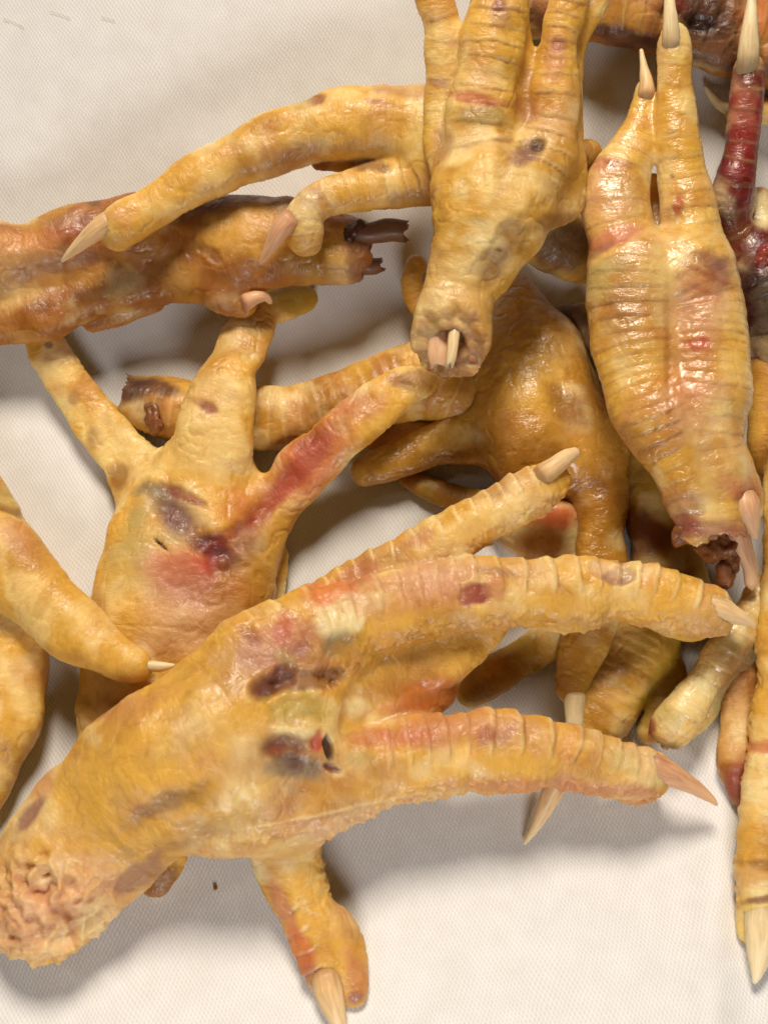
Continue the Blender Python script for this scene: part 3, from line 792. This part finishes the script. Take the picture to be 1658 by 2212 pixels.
tissue(r, 1655, 560, 170, 34, 'wine', 'torn_tissue', seed=8, mat=M_GLOSS)

# long vertical toe at the right edge, lower
r = foot('chicken_foot', 'long yellow chicken toe along the lower right edge, big pale claw pointing down',
    [[(1720, 980, 110, 60), (1694, 1080, 110, 46), (1688, 1200, 100, 44), (1684, 1330, 90, 48), (1682, 1450, 80, 50), (1674, 1570, 64, 50), (1664, 1690, 46, 54), (1655, 1790, 30, 55), (1648, 1880, 18, 55), (1645, 1940, 12, 50), (1645, 1968, 10, 44)],
     [(1620, 1900, 8, 22), (1612, 1960, 4, 24), (1612, 2010, 4, 22)]],
    f=0.85, k=18, tint='yellow', tint2='straw', seed=121, h=3.8, edge='tan', scute=[58, 0], scute_amp=5, saw=1.2, dors=[(0.6, 0.2, 1.0), None],
    spots=[(1650, 1615, 44, 16, 0, 'red', 0.6, 3), (1640, 1870, 50, 14, 8, 'brown', 0.6), (1625, 1905, 34, 30, 0, 'tan', 0.8), (1650, 1945, 60, 10, -6, 'brown', 0.8, 5), (1640, 1920, 40, 16, 0, 'cream', 0.6)])
claw(r, [(1648, 1960, 52, 46), (1645, 2010, 50, 42), (1640, 2060, 42, 32), (1634, 2100, 32, 17), (1630, 2120, 26, 7)], 0.7, M_HORN_PALE)

# ------------------------------------------------------------------ left edge
r = foot('chicken_foot', 'plump yellow chicken toe pointing down at the left edge, under the curved toe',
    [[(60, 1300, 0, 90), (20, 1390, 0, 96), (2, 1460, 0, 104), (-6, 1540, 0, 96), (-26, 1620, 0, 84), (-50, 1720, 0, 62), (-80, 1810, 0, 40)],
     [(60, 1300, 0, 90), (-60, 1260, 0, 110), (-200, 1180, 0, 120)]],
    f=0.7, k=20, tint='yellow', tint2='straw', seed=131, h=4.5, spots=[(50, 1440, 40, 30, 20, 'cream', 0.3), (110, 1440, 20, 70, 0, 'amber', 0.6), (0, 1620, 40, 40, 0, 'ochre', 0.5)])
r = foot('chicken_foot', 'curved yellow chicken toe from the left edge, short straight claw over the star-shaped foot',
    [[(-150, 1010, 60, 125), (-62, 1128, 70, 102), (0, 1200, 80, 93), (52, 1258, 92, 83), (122, 1328, 106, 73), (195, 1388, 124, 61), (252, 1421, 138, 48), (290, 1437, 146, 37)]],
    f=0.74, k=20, tint='yellow', tint2='straw', seed=141, h=4.0, mat=M_SKIN, lump=0.75, saw=0.6, scute=[0],
    spots=[(20, 1100, 60, 10, 25, 'brown', 0.7, 3), (20, 1070, 50, 22, 25, 'sage', 0.6), (40, 1170, 80, 40, 40, 'rose', 0.4), (150, 1310, 80, 40, 38, 'yellow', 0.5), (290, 1410, 26, 22, 0, 'straw', 0.5), (100, 1290, 60, 14, 120, 'ochre', 0.4), (60, 1200, 60, 50, 40, 'amber', 0.35)])
claw(r, [(298, 1434, 174, 20), (320, 1438, 178, 14), (350, 1440, 178, 12), (376, 1437, 176, 5)], 0.85, M_HORN_PALE, segs=12)

# ------------------------------------------------------------------ upper left pair
r = foot('chicken_foot', 'orange-brown chicken foot at upper left edge, dark bones in its cut end, curled little claw',
    [[(-60, 560, 90, 80), (40, 545, 90, 72), (130, 520, 84, 72), (220, 500, 76, 76), (320, 495, 70, 84), (430, 500, 66, 90), (530, 510, 66, 96)],
     [(-60, 700, 76, 50), (20, 696, 76, 56), (90, 682, 76, 60), (150, 656, 76, 58), (230, 624, 76, 56), (320, 604, 72, 58), (410, 590, 70, 66), (500, 556, 66, 96), (600, 520, 66, 100), (700, 530, 66, 88), (762, 542, 66, 74), (800, 548, 66, 66)],
     [(-60, 620, 80, 54), (40, 600, 80, 54), (140, 590, 78, 54), (240, 560, 78, 50), (340, 545, 78, 60)],
     [(420, 575, 84, 62), (456, 604, 96, 54), (490, 638, 104, 50), (522, 657, 108, 38)],
     [(200, 700, 70, 18), (260, 680, 70, 24), (330, 650, 66, 26)]],
    f=0.66, k=24, tint='amber', tint2='ochre', seed=151, h=4.2, edge='tan', scute=[0, 0, 0, 0, 0], saw=1.2,
    cuts=[(600, 520, 120, 792, 546, 110, 80, 0.6)],
    spots=[(120, 560, 190, 44, -6, 'mauve', 0.45, 3, 0.8), (40, 560, 90, 60, 0, 'tan', 0.5, 0, 0.8), (300, 600, 160, 60, 0, 'brown', 0.3, 0, 0.9), (150, 485, 60, 30, -15, 'mauve', 0.65, 0), (205, 435, 16, 12, 0, 'black', 0.5), (160, 470, 40, 10, -40, 'pink', 0.4), (420, 425, 120, 34, -4, 'brown', 0.85), (480, 450, 130, 30, -6, 'dark', 0.5),  # brown and dark along the upper edge paint the golden toe's shadow
           (60, 520, 120, 30, -8, 'orange', 0.3), (90, 660, 34, 16, 0, 'brown', 0.4), (30, 640, 70, 24, -10, 'straw', 0.4), (540, 500, 90, 60, 0, 'yellow', 0.55), (700, 570, 70, 50, 0, 'olive', 0.5), (730, 545, 30, 60, 0, 'yellow', 0.3), (480, 640, 60, 40, 40, 'brown', 0.3), (450, 545, 40, 14, 40, 'brown', 0.5, 4), (770, 540, 30, 80, 0, 'brown', 0.7)])
claw(r, [(532, 652, 152, 22), (554, 642, 156, 17), (573, 642, 152, 12), (584, 654, 144, 6)], 0.8, M_HORN_PINK)
claw(r, [(740, 500, 150, 22), (790, 505, 152, 24), (835, 498, 148, 27), (875, 500, 146, 25)], 0.8, M_DARKBONE, blunt=True, name='bone')
claw(r, [(745, 575, 110, 20), (775, 573, 110, 22), (805, 575, 108, 20), (822, 572, 106, 16)], 0.8, M_DARKBONE, blunt=True, name='bone')
tissue(r, 772, 578, 100, 34, 'dark', 'torn_tissue', seed=9, h=3.4)
tissue(r, 758, 505, 146, 34, 'dark', 'torn_tissue', seed=12, h=3.4)

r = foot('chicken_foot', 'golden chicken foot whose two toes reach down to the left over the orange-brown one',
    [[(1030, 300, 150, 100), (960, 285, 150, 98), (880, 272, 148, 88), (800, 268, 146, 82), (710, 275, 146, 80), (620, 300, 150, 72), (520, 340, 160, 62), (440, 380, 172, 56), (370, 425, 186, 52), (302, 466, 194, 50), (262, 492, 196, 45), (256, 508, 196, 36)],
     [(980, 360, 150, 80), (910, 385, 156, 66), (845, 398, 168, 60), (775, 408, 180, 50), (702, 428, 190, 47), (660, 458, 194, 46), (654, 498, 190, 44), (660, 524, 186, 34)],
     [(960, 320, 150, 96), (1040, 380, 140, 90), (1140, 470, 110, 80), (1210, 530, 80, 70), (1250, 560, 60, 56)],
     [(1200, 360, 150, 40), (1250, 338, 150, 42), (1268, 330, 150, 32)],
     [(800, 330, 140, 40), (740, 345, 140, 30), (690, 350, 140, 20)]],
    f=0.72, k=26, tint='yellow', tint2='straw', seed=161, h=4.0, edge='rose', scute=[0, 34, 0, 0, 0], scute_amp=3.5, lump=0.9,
    spots=[(680, 215, 24, 12, -10, 'wine', 0.7, 3), (640, 225, 40, 20, -10, 'sage', 0.5), (880, 200, 90, 16, 5, 'mauve', 0.4), (820, 225, 40, 7, 10, 'wine', 0.5), (400, 312, 18, 8, -30, 'green', 0.6), (430, 305, 40, 20, -25, 'cream', 0.5),
           (620, 345, 120, 34, -8, 'amber', 0.7, 0, 0.7), (740, 330, 80, 34, 0, 'ochre', 0.7), (800, 360, 44, 14, 10, 'violet', 0.6, 2), (690, 365, 30, 14, -20, 'mauve', 0.5), (668, 430, 34, 24, 20, 'mauve', 0.55), (655, 455, 34, 40, 0, 'cream', 0.5),  # amber and ochre low on the long toe paint its shaded underside
           (1200, 545, 90, 60, 0, 'dark', 0.85), (1260, 340, 50, 50, 0, 'brown', 0.6), (1262, 344, 12, 10, 0, 'dark', 0.7), (860, 270, 80, 40, 10, 'yellow', 0.5), (880, 440, 60, 30, -10, 'brown', 0.45)])  # large dark spot paints deep shade on the shank end
claw(r, [(246, 474, 240, 33), (212, 495, 242, 27), (182, 520, 232, 20), (154, 545, 216, 12), (134, 565, 200, 4)], 0.75, M_HORN)
claw(r, [(634, 470, 236, 31), (606, 497, 236, 26), (586, 530, 224, 18), (571, 555, 210, 11), (562, 568, 202, 5)], 0.8, M_HORN_PINK)

# ------------------------------------------------------------------ top layer
r = foot('chicken_foot', 'pale yellow chicken foot at top centre, toes up, cut end showing a split bone',
    [[(925, -60, 270, 38), (937, 0, 270, 41), (955, 60, 268, 38), (954, 150, 264, 32), (945, 230, 262, 30), (950, 300, 262, 34), (985, 370, 262, 56), (1020, 420, 262, 80)],
     [(1090, -60, 280, 60), (1080, 0, 280, 62), (1066, 100, 276, 68), (1048, 200, 274, 70), (1040, 290, 270, 78), (1050, 370, 266, 96), (1060, 440, 262, 106)],
     [(1245, -60, 280, 38), (1228, 0, 280, 42), (1208, 90, 276, 46), (1200, 180, 272, 50), (1190, 260, 268, 58), (1165, 340, 266, 74), (1130, 410, 264, 86), (1090, 460, 262, 90)],
     [(1310, -60, 240, 34), (1285, 10, 246, 30), (1248, 90, 250, 24), (1236, 180, 252, 24), (1228, 270, 252, 30), (1220, 360, 250, 46), (1216, 430, 250, 48), (1180, 440, 250, 60)],
     [(1070, 430, 262, 128), (1052, 500, 262, 112), (1026, 560, 262, 94), (1004, 610, 262, 84), (984, 670, 262, 84), (974, 725, 262, 82), (970, 765, 262, 78)],
     [(1105, 60, 270, 34), (1125, 130, 268, 24), (1118, 220, 266, 34), (1110, 300, 262, 40)]],
    f=0.62, k=34, tint='yellow', tint2='straw', seed=171, h=3.8, edge='rose', scute=[36, 38, 34, 0, 0, 0], scute_amp=4.5, lump=1.05,
    cuts=[(1000, 640, 230, 972, 742, 316, 84, 0.48)],
    spots=[(1075, 12, 16, 14, 0, 'wine', 0.75, 2), (1080, 35, 22, 30, 0, 'mauve', 0.4), (1205, 95, 22, 18, 10, 'wine', 0.7, 2), (1195, 130, 24, 50, 10, 'rose', 0.6), (1150, 320, 38, 26, -35, 'violet', 0.75, 5, 0.7), (1130, 335, 40, 24, -20, 'mauve', 0.5), (1165, 310, 16, 14, 0, 'dark', 0.7, 4),
           (1035, 215, 66, 12, 8, 'red', 0.55, 3), (1060, 225, 26, 7, 30, 'wine', 0.5), (1030, 250, 60, 24, 4, 'green', 0.5), (985, 95, 30, 10, 0, 'rose', 0.4), (950, 180, 26, 12, 10, 'mauve', 0.55), (955, 310, 24, 40, 0, 'mauve', 0.4),
           (1135, 200, 24, 90, 0, 'amber', 0.7), (1080, 550, 34, 90, 35, 'brown', 0.6, 6), (1030, 480, 30, 12, 20, 'sage', 0.4), (1078, 540, 8, 5, 20, 'dark', 0.7), (1045, 520, 50, 16, 4, 'cream', 0.5), (1200, 430, 70, 60, 0, 'ochre', 0.5), (1190, 480, 60, 20, -10, 'brown', 0.5),
           (1000, 590, 60, 50, 0, 'straw', 0.6), (1045, 700, 30, 60, 10, 'ochre', 0.6), (1090, 330, 20, 120, 8, 'ochre', 0.45, 3), (960, 740, 60, 30, 0, 'rose', 0.4)])
claw(r, [(958, 670, 300, 24), (951, 725, 306, 27), (948, 765, 306, 27), (950, 790, 300, 22)], 0.35, M_HORN_PINK, blunt=True, name='bone')
claw(r, [(986, 670, 316, 12), (980, 725, 330, 13), (975, 765, 330, 12), (971, 788, 328, 9)], 0.8, M_BONE, blunt=True, segs=8, name='bone')
tissue(r, 1008, 768, 280, 24, 'rose', 'torn_tissue', seed=15, h=3.0)

r = foot('chicken_foot', 'fat glossy chicken foot at right, toes up, swollen ringed shank, torn end at bottom',
    [[(1392, 192, 210, 22), (1388, 225, 210, 27), (1380, 275, 210, 36), (1364, 325, 208, 51), (1342, 375, 206, 63), (1328, 430, 204, 73), (1338, 500, 202, 82), (1362, 570, 200, 90)],
     [(1456, 78, 230, 30), (1456, 115, 228, 38), (1458, 180, 226, 42), (1460, 260, 224, 46), (1465, 330, 220, 52), (1477, 400, 216, 58), (1490, 480, 210, 66), (1500, 560, 200, 82)],
     [(1372, 590, 198, 108), (1370, 660, 194, 104), (1376, 740, 194, 100), (1392, 810, 194, 98), (1414, 880, 194, 96), (1446, 960, 196, 78), (1486, 1030, 198, 72), (1502, 1090, 198, 62), (1512, 1135, 198, 56), (1516, 1170, 198, 54)],
     [(1478, 590, 198, 110), (1504, 660, 194, 104), (1514, 740, 194, 104), (1520, 810, 194, 100), (1518, 880, 194, 98), (1520, 960, 196, 88), (1540, 1030, 198, 76), (1550, 1090, 198, 66), (1556, 1135, 198, 58), (1556, 1170, 198, 56)],
     [(1560, 1000, 206, 54), (1592, 1040, 210, 44), (1614, 1075, 212, 36), (1618, 1100, 212, 30)],
     [(1432, 560, 165, 50), (1423, 500, 160, 30), (1416, 440, 160, 22), (1412, 390, 160, 18)]],
    f=0.7, k=20, tint='yellow', tint2='straw', seed=181, h=3.8, mat=M_WAX, edge='rose', scute=[34, 42, 25, 25, 0, 0], scute_amp=2.6, lump=0.7, saw=0.4, wrinkle=1.0, lines=0.45,
    dors=[(-0.3, 0.1, 1), (0.1, 0, 1), (-0.35, 0, 1), (0.2, 0, 1), None, None],
    cuts=[(1520, 1040, 270, 1535, 1158, 240, 92, 0.0)],
    spots=[(1300, 358, 50, 16, 14, 'rose', 0.8), (1330, 352, 34, 10, 14, 'wine', 0.5), (1330, 430, 60, 70, 0, 'pink', 0.4, 0, 0.7), (1315, 520, 70, 22, -22, 'red', 0.7, 2), (1295, 540, 50, 12, -30, 'violet', 0.55), (1310, 575, 60, 22, -20, 'sage', 0.75), (1290, 630, 34, 26, -25, 'sage', 0.6), (1340, 690, 36, 50, 0, 'brown', 0.35),
           (1440, 600, 60, 90, 0, 'straw', 0.6), (1340, 500, 90, 60, 0, 'pink', 0.4, 0, 0.8), (1500, 680, 70, 70, 0, 'pink', 0.45, 0, 0.8), (1490, 880, 60, 60, 0, 'pink', 0.4, 0, 0.8), (1400, 640, 60, 30, 0, 'tan', 0.5), (1535, 565, 60, 22, 24, 'mauve', 0.7), (1560, 600, 40, 44, 20, 'mauve', 0.7, 2), (1520, 590, 60, 8, 24, 'wine', 0.6), (1515, 625, 50, 9, 24, 'wine', 0.5), (1500, 620, 60, 60, 0, 'rose', 0.5), (1495, 740, 56, 110, 0, 'rose', 0.55, 0, 0.7), (1500, 745, 30, 12, 10, 'red', 0.5), (1518, 738, 14, 12, 30, 'red', 0.7), (1450, 870, 80, 50, 0, 'rose', 0.6, 0, 0.7), (1480, 830, 60, 40, 0, 'orange', 0.3),
           (1442, 760, 9, 150, -1, 'amber', 0.4, 3, 0.9), (1376, 720, 60, 120, 0, 'amber', 0.4, 0, 0.8), (1590, 760, 26, 150, 0, 'yellow', 0.5), (1420, 940, 120, 40, 0, 'amber', 0.35), (1463, 440, 12, 24, 15, 'red', 0.6, 2), (1455, 455, 30, 20, 0, 'brown', 0.4), (1497, 500, 26, 60, 10, 'straw', 0.5), (1509, 270, 10, 6, 0, 'brown', 0.3), (1450, 380, 7, 6, 0, 'brown', 0.6), (1470, 262, 26, 12, 10, 'tan', 0.6), (1448, 285, 16, 8, 20, 'brown', 0.35),
           (1470, 1100, 50, 50, 20, 'mauve', 0.5), (1600, 1060, 40, 50, -30, 'rose', 0.9), (1530, 1145, 90, 26, 0, 'mauve', 0.7), (1475, 1130, 30, 30, 0, 'wine', 0.6), (1610, 1075, 30, 16, 0, 'wine', 0.5)])
claw(r, [(1394, 214, 238, 22), (1395, 178, 236, 17), (1390, 145, 228, 11), (1384, 108, 220, 5)], 0.85, M_HORN)
claw(r, [(1450, 112, 268, 24), (1448, 70, 276, 21), (1446, 30, 276, 17), (1443, -20, 268, 11), (1440, -60, 258, 5)], 0.8, M_HORN_PALE)
claw(r, [(1606, 1062, 258, 24), (1612, 1096, 262, 30), (1622, 1130, 254, 20), (1632, 1160, 246, 5)], 0.7, M_HORN_PINK, name='tendon')
claw(r, [(1590, 1130, 226, 26), (1604, 1180, 200, 22), (1618, 1220, 176, 18), (1622, 1262, 160, 16)], 0.6, M_HORN_PINK, name='bone')
tissue(r, 1490, 1158, 226, 26, 'brown', 'torn_tissue', seed=17, h=3.0, blobs=12, elong=(1.6, 0.7))
tissue(r, 1545, 1176, 204, 36, 'brown', 'torn_tissue', seed=37, h=3.2, blobs=16, elong=(1.4, 0.9))
tissue(r, 1574, 1225, 180, 34, 'brown', 'torn_tissue', seed=18, h=3.4, blobs=14, elong=(0.7, 1.5))

# front foot
r = foot('chicken_foot', 'largest chicken foot lying on its side across the front, pink stump at lower left',
    [[(98, 1950, 24, 128), (130, 1885, 26, 150), (190, 1820, 30, 160), (262, 1745, 50, 164), (330, 1685, 70, 176), (395, 1655, 90, 186), (470, 1620, 100, 190), (560, 1560, 110, 180)],
     [(470, 1580, 110, 150), (570, 1480, 126, 158), (660, 1398, 146, 124), (760, 1345, 160, 100), (860, 1314, 164, 86), (960, 1295, 164, 82), (1040, 1286, 160, 82), (1110, 1284, 154, 82), (1180, 1284, 150, 82), (1255, 1279, 150, 79), (1330, 1277, 154, 72), (1420, 1291, 158, 69), (1495, 1312, 160, 66), (1530, 1322, 160, 54)],
     [(480, 1680, 100, 160), (570, 1700, 104, 142), (680, 1690, 108, 122), (780, 1662, 112, 104), (870, 1645, 114, 94), (950, 1632, 114, 92), (1040, 1622, 112, 86), (1125, 1624, 106, 82), (1205, 1632, 100, 70), (1290, 1652, 92, 64), (1350, 1668, 84, 66), (1395, 1674, 80, 54), (1404, 1676, 80, 46)],
     [(600, 1730, 90, 110), (610, 1800, 74, 92), (622, 1860, 58, 74), (642, 1930, 42, 63), (666, 1990, 26, 62), (686, 2045, 12, 58), (700, 2085, 6, 52), (706, 2106, 6, 42)],
     [(560, 1420, 130, 70), (640, 1330, 126, 58), (700, 1292, 124, 50), (790, 1245, 130, 50), (880, 1205, 140, 55), (960, 1162, 150, 58), (1040, 1118, 156, 58), (1110, 1082, 160, 58), (1168, 1055, 162, 54), (1192, 1040, 162, 44)],
     [(600, 1560, 90, 120), (720, 1490, 90, 112), (830, 1440, 94, 96), (920, 1420, 100, 80), (1000, 1385, 112, 62), (1060, 1350, 130, 48)],
     [(740, 1560, 90, 80), (830, 1520, 90, 72), (900, 1500, 92, 60), (950, 1485, 96, 42)],
     [(1330, 1690, 40, 36), (1370, 1705, 30, 34), (1400, 1700, 30, 26)],
     [(1430, 1330, 120, 40), (1480, 1350, 110, 40), (1500, 1350, 110, 34)],
     [(715, 2010, 14, 50), (740, 2060, 4, 48), (758, 2110, 0, 38), (762, 2140, 0, 30)]],
    f=0.6, k=36, tint='yellow', tint2='tan', seed=191, h=4.2, edge='rose', mat=M_SKIN, scute=[0, (43, 0.12), (45, 0.3), (48, 0.42), (40, 0.15), 0, 0, 0, 0, 0], scute_amp=6.5, lump=1.1, lines=1.4, saw=1.2,
    dors=[None, (0.0, 0.85, 0.5), (0.1, 0.85, 0.6), (-0.9, -0.2, 0.35), (-0.3, 0.85, 0.4), None, None, None, None, None],
    cuts=[], crumple=[(110, 1990, 200, 15), (60, 1880, 90, 9)],
    spots=[(130, 1950, 150, 110, -50, 'pink', 0.75, 0, 0.7), (40, 2000, 90, 50, 50, 'rose', 0.3, 2, 0.9), (120, 2045, 80, 30, -20, 'bone', 0.6, 0, 0.8), (110, 1880, 60, 26, -30, 'bone', 0.5, -3, 0.8), (70, 1925, 110, 9, 40, 'rose', 0.55, 6, 0.8), (150, 2000, 90, 8, 65, 'rose', 0.5, 6, 0.8), (210, 1990, 60, 50, -40, 'cream', 0.5, 0, 0.8), (300, 1890, 60, 26, -30, 'mauve', 0.6, 3), (330, 1760, 90, 30, -25, 'brown', 0.35, 8, 0.8), (230, 1640, 60, 130, 42, 'yellow', 0.5, -6, 0.8), (480, 1800, 120, 30, -20, 'amber', 0.3, 8, 0.9), (420, 1560, 90, 40, -40, 'cream', 0.35, -8, 0.8), (560, 1650, 60, 90, 0, 'straw', 0.5, -6, 0.8), (910, 1490, 110, 36, -8, 'amber', 0.8, 0, 0.7), (880, 1530, 90, 14, -4, 'red', 0.3, 0, 0.8), (740, 1750, 180, 5, -12, 'cream', 0.4, -2, 0.6), (70, 1760, 44, 16, -50, 'mauve', 0.8, 3), (100, 1690, 24, 40, 20, 'rose', 0.6), (200, 1700, 50, 120, 45, 'yellow', 0.6),  # yellow along the upper shank edge paints its lit band
           (350, 1740, 70, 22, -18, 'brown', 0.4, 2), (440, 1720, 40, 30, 0, 'brown', 0.25), (600, 1385, 100, 46, -28, 'rose', 0.85, 4, 0.6), (560, 1410, 60, 34, -28, 'pink', 0.5), (540, 1372, 24, 18, 20, 'wine', 0.5, 3), (610, 1355, 20, 34, 20, 'red', 0.5), (650, 1400, 34, 26, 0, 'mauve', 0.5), (618, 1420, 30, 16, 30, 'sage', 0.8, -3),
           (735, 1325, 60, 46, 8, 'cream', 0.95, -3, 0.3), (790, 1305, 60, 24, -10, 'cream', 0.6), (735, 1392, 44, 26, -20, 'green', 0.8, 2, 0.7), (770, 1400, 50, 30, 0, 'ochre', 0.5),
           (600, 1466, 60, 26, -30, 'maroon', 0.9, 13), (588, 1476, 40, 16, -30, 'dark', 0.75, 5), (714, 1458, 30, 20, 20, 'maroon', 0.95, 10), (655, 1470, 70, 24, 0, 'brown', 0.8, 10), (700, 1440, 20, 22, 0, 'wine', 0.5),
           (645, 1525, 90, 36, 6, 'olive', 0.75, 11, 0.6), (660, 1530, 30, 16, 0, 'sage', 0.5), (770, 1525, 34, 26, 0, 'cream', 0.7, -3), (630, 1630, 110, 60, 8, 'mauve', 0.55, 4, 0.9), (590, 1430, 130, 60, -20, 'mauve', 0.4, 0, 0.9), (620, 1620, 56, 32, 8, 'brown', 0.8, 9), (600, 1618, 26, 20, 0, 'wine', 0.5, 4), (650, 1660, 70, 26, 5, 'grey', 0.7, 4), (640, 1655, 20, 14, 0, 'violet', 0.6),
           (690, 1600, 14, 26, 8, 'red', 0.9, 4), (714, 1618, 9, 28, -8, 'black', 0.9, 9, 0.4), (722, 1660, 20, 8, 20, 'maroon', 0.8, 6), (760, 1640, 40, 36, 0, 'sage', 0.6), (800, 1590, 60, 24, -10, 'rose', 0.8, 2), (640, 1580, 60, 16, 10, 'cream', 0.5, -4),
           (1030, 1282, 30, 26, -25, 'wine', 0.95, 4, 0.4), (1070, 1270, 30, 40, -10, 'rose', 0.7), (920, 1250, 140, 34, -8, 'pink', 0.7, 0, 0.6), (1075, 1235, 40, 12, 10, 'mauve', 0.5), (1050, 1588, 26, 28, 10, 'wine', 0.75, 2), (1090, 1590, 30, 36, 0, 'mauve', 0.6), (930, 1580, 190, 40, -4, 'rose', 0.7, 0, 0.8), (870, 1600, 70, 26, -4, 'red', 0.4, 0, 0.8), (900, 1290, 200, 34, -10, 'rose', 0.5, 0, 0.8),
           (880, 1420, 150, 60, -10, 'ochre', 0.6, 2, 0.7), (930, 1500, 100, 34, -10, 'orange', 0.4, 0, 0.7), (1300, 1232, 30, 22, 10, 'pink', 0.8, 5, 0.35), (1340, 1240, 26, 28, 10, 'mauve', 0.7, 5, 0.35), (1250, 1310, 160, 30, 6, 'yellow', 0.7), (1290, 1225, 160, 14, 6, 'cream', 0.3),
           (1160, 1700, 200, 24, 2, 'rose', 0.7), (1340, 1650, 40, 34, 20, 'sage', 0.5, -2), (1370, 1710, 50, 26, 10, 'rose', 0.7), (720, 1790, 200, 20, -20, 'cream', 0.35), (800, 1765, 140, 40, -15, 'pink', 0.5),
           (555, 1880, 44, 18, 30, 'cream', 0.85, -2), (610, 1960, 22, 90, -22, 'rose', 0.85), (650, 2060, 24, 60, -22, 'red', 0.55), (665, 2110, 30, 26, 0, 'mauve', 0.5), (770, 2110, 24, 60, -20, 'rose', 0.7), (690, 1940, 36, 70, -20, 'yellow', 0.5), (765, 2155, 20, 16, 0, 'mauve', 0.8),
           (700, 1285, 60, 30, -20, 'orange', 0.7), (780, 1235, 50, 24, -25, 'rose', 0.8), (910, 1160, 30, 14, -25, 'rose', 0.5), (1050, 1110, 130, 30, -28, 'straw', 0.5)])
claw(r, [(1530, 1312, 205, 38), (1556, 1316, 208, 33), (1588, 1330, 204, 22), (1614, 1342, 194, 11), (1630, 1350, 186, 4)], 0.7, M_HORN)
claw(r, [(1396, 1655, 126, 38), (1430, 1664, 124, 35), (1470, 1684, 112, 26), (1510, 1708, 92, 16), (1536, 1728, 74, 9), (1546, 1739, 64, 4)], 0.7, M_HORN_PINK)
claw(r, [(700, 2095, 46, 36), (710, 2140, 42, 36), (724, 2185, 32, 27), (738, 2225, 18, 15), (745, 2256, 8, 5)], 0.7, M_HORN)
claw(r, [(1168, 1028, 214, 28), (1195, 1008, 220, 24), (1222, 988, 216, 20), (1244, 976, 206, 13)], 0.8, M_HORN, blunt=False)
claw(r, [(140, 1690, 120, 14), (100, 1725, 122, 17), (62, 1760, 118, 16), (28, 1792, 112, 14)], 0.5, M_PINKBONE, name='torn_skin')

# ------------------------------------------------------------------ crumb on the cloth
def crumb():
    w, t = P(465, 1918, 3)
    rnd = random.Random(5)
    me = bpy.data.meshes.new('crumb')
    import bmesh
    bm = bmesh.new(); bmesh.ops.create_icosphere(bm, subdivisions=2, radius=4.5 * S)
    for v in bm.verts: v.co *= rnd.uniform(0.75, 1.15)
    bm.to_mesh(me); bm.free()
    at = me.attributes.new('pigment', 'FLOAT_COLOR', 'POINT')
    at.data.foreach_set('color', np.tile([*COL['brown'], 1], (len(me.vertices), 1)).astype(np.float32).ravel())
    me.materials.append(M_SKIN)
    o = bpy.data.objects.new('crumb', me); o.location = Vector(w * S); col.objects.link(o)
    o['label'] = 'tiny brown crumb on the cloth just below the front foot'; o['category'] = 'crumb'
crumb()
def hair(pts, label):
    ww = [[*P(x, y, 2.0)[0], 0.8] for x, y in pts]
    sp = catmull(ww, 5.0); V = []; F = []
    for i, q in enumerate(sp):
        for j in range(4):
            a = j * math.pi / 2
            V.append(((q[0] + math.sin(a) * 0.4) * S, (q[1] + math.cos(a) * 0.4) * S, (q[2] + math.sin(a) * 0.4 - 0.9) * S))
    for i in range(len(sp) - 1):
        for j in range(4): F.append((i * 4 + j, i * 4 + (j + 1) % 4, i * 4 + 4 + (j + 1) % 4, i * 4 + 4 + j))
    me = bpy.data.meshes.new('hair'); me.from_pydata(V, [], F)
    at = me.attributes.new('pigment', 'FLOAT_COLOR', 'POINT')
    at.data.foreach_set('color', np.tile([*COL['brown'], 1], (len(V), 1)).astype(np.float32).ravel())
    me.materials.append(M_SKIN)
    o = bpy.data.objects.new('hair', me); col.objects.link(o)
    o['label'] = label; o['category'] = 'hair'
hair([(8, 42), (30, 48), (52, 60)], 'fine dark hair on the white cloth near the top left corner')
hair([(108, 25), (132, 32), (152, 40)], 'fine short hair on the cloth along the top edge, left of the reddish one')
hair([(220, 37), (236, 42), (248, 45)], 'short reddish hair on the cloth along the top edge, farthest from the corner')

for o in bpy.data.objects:
    if '_o' in o: del o['_o']
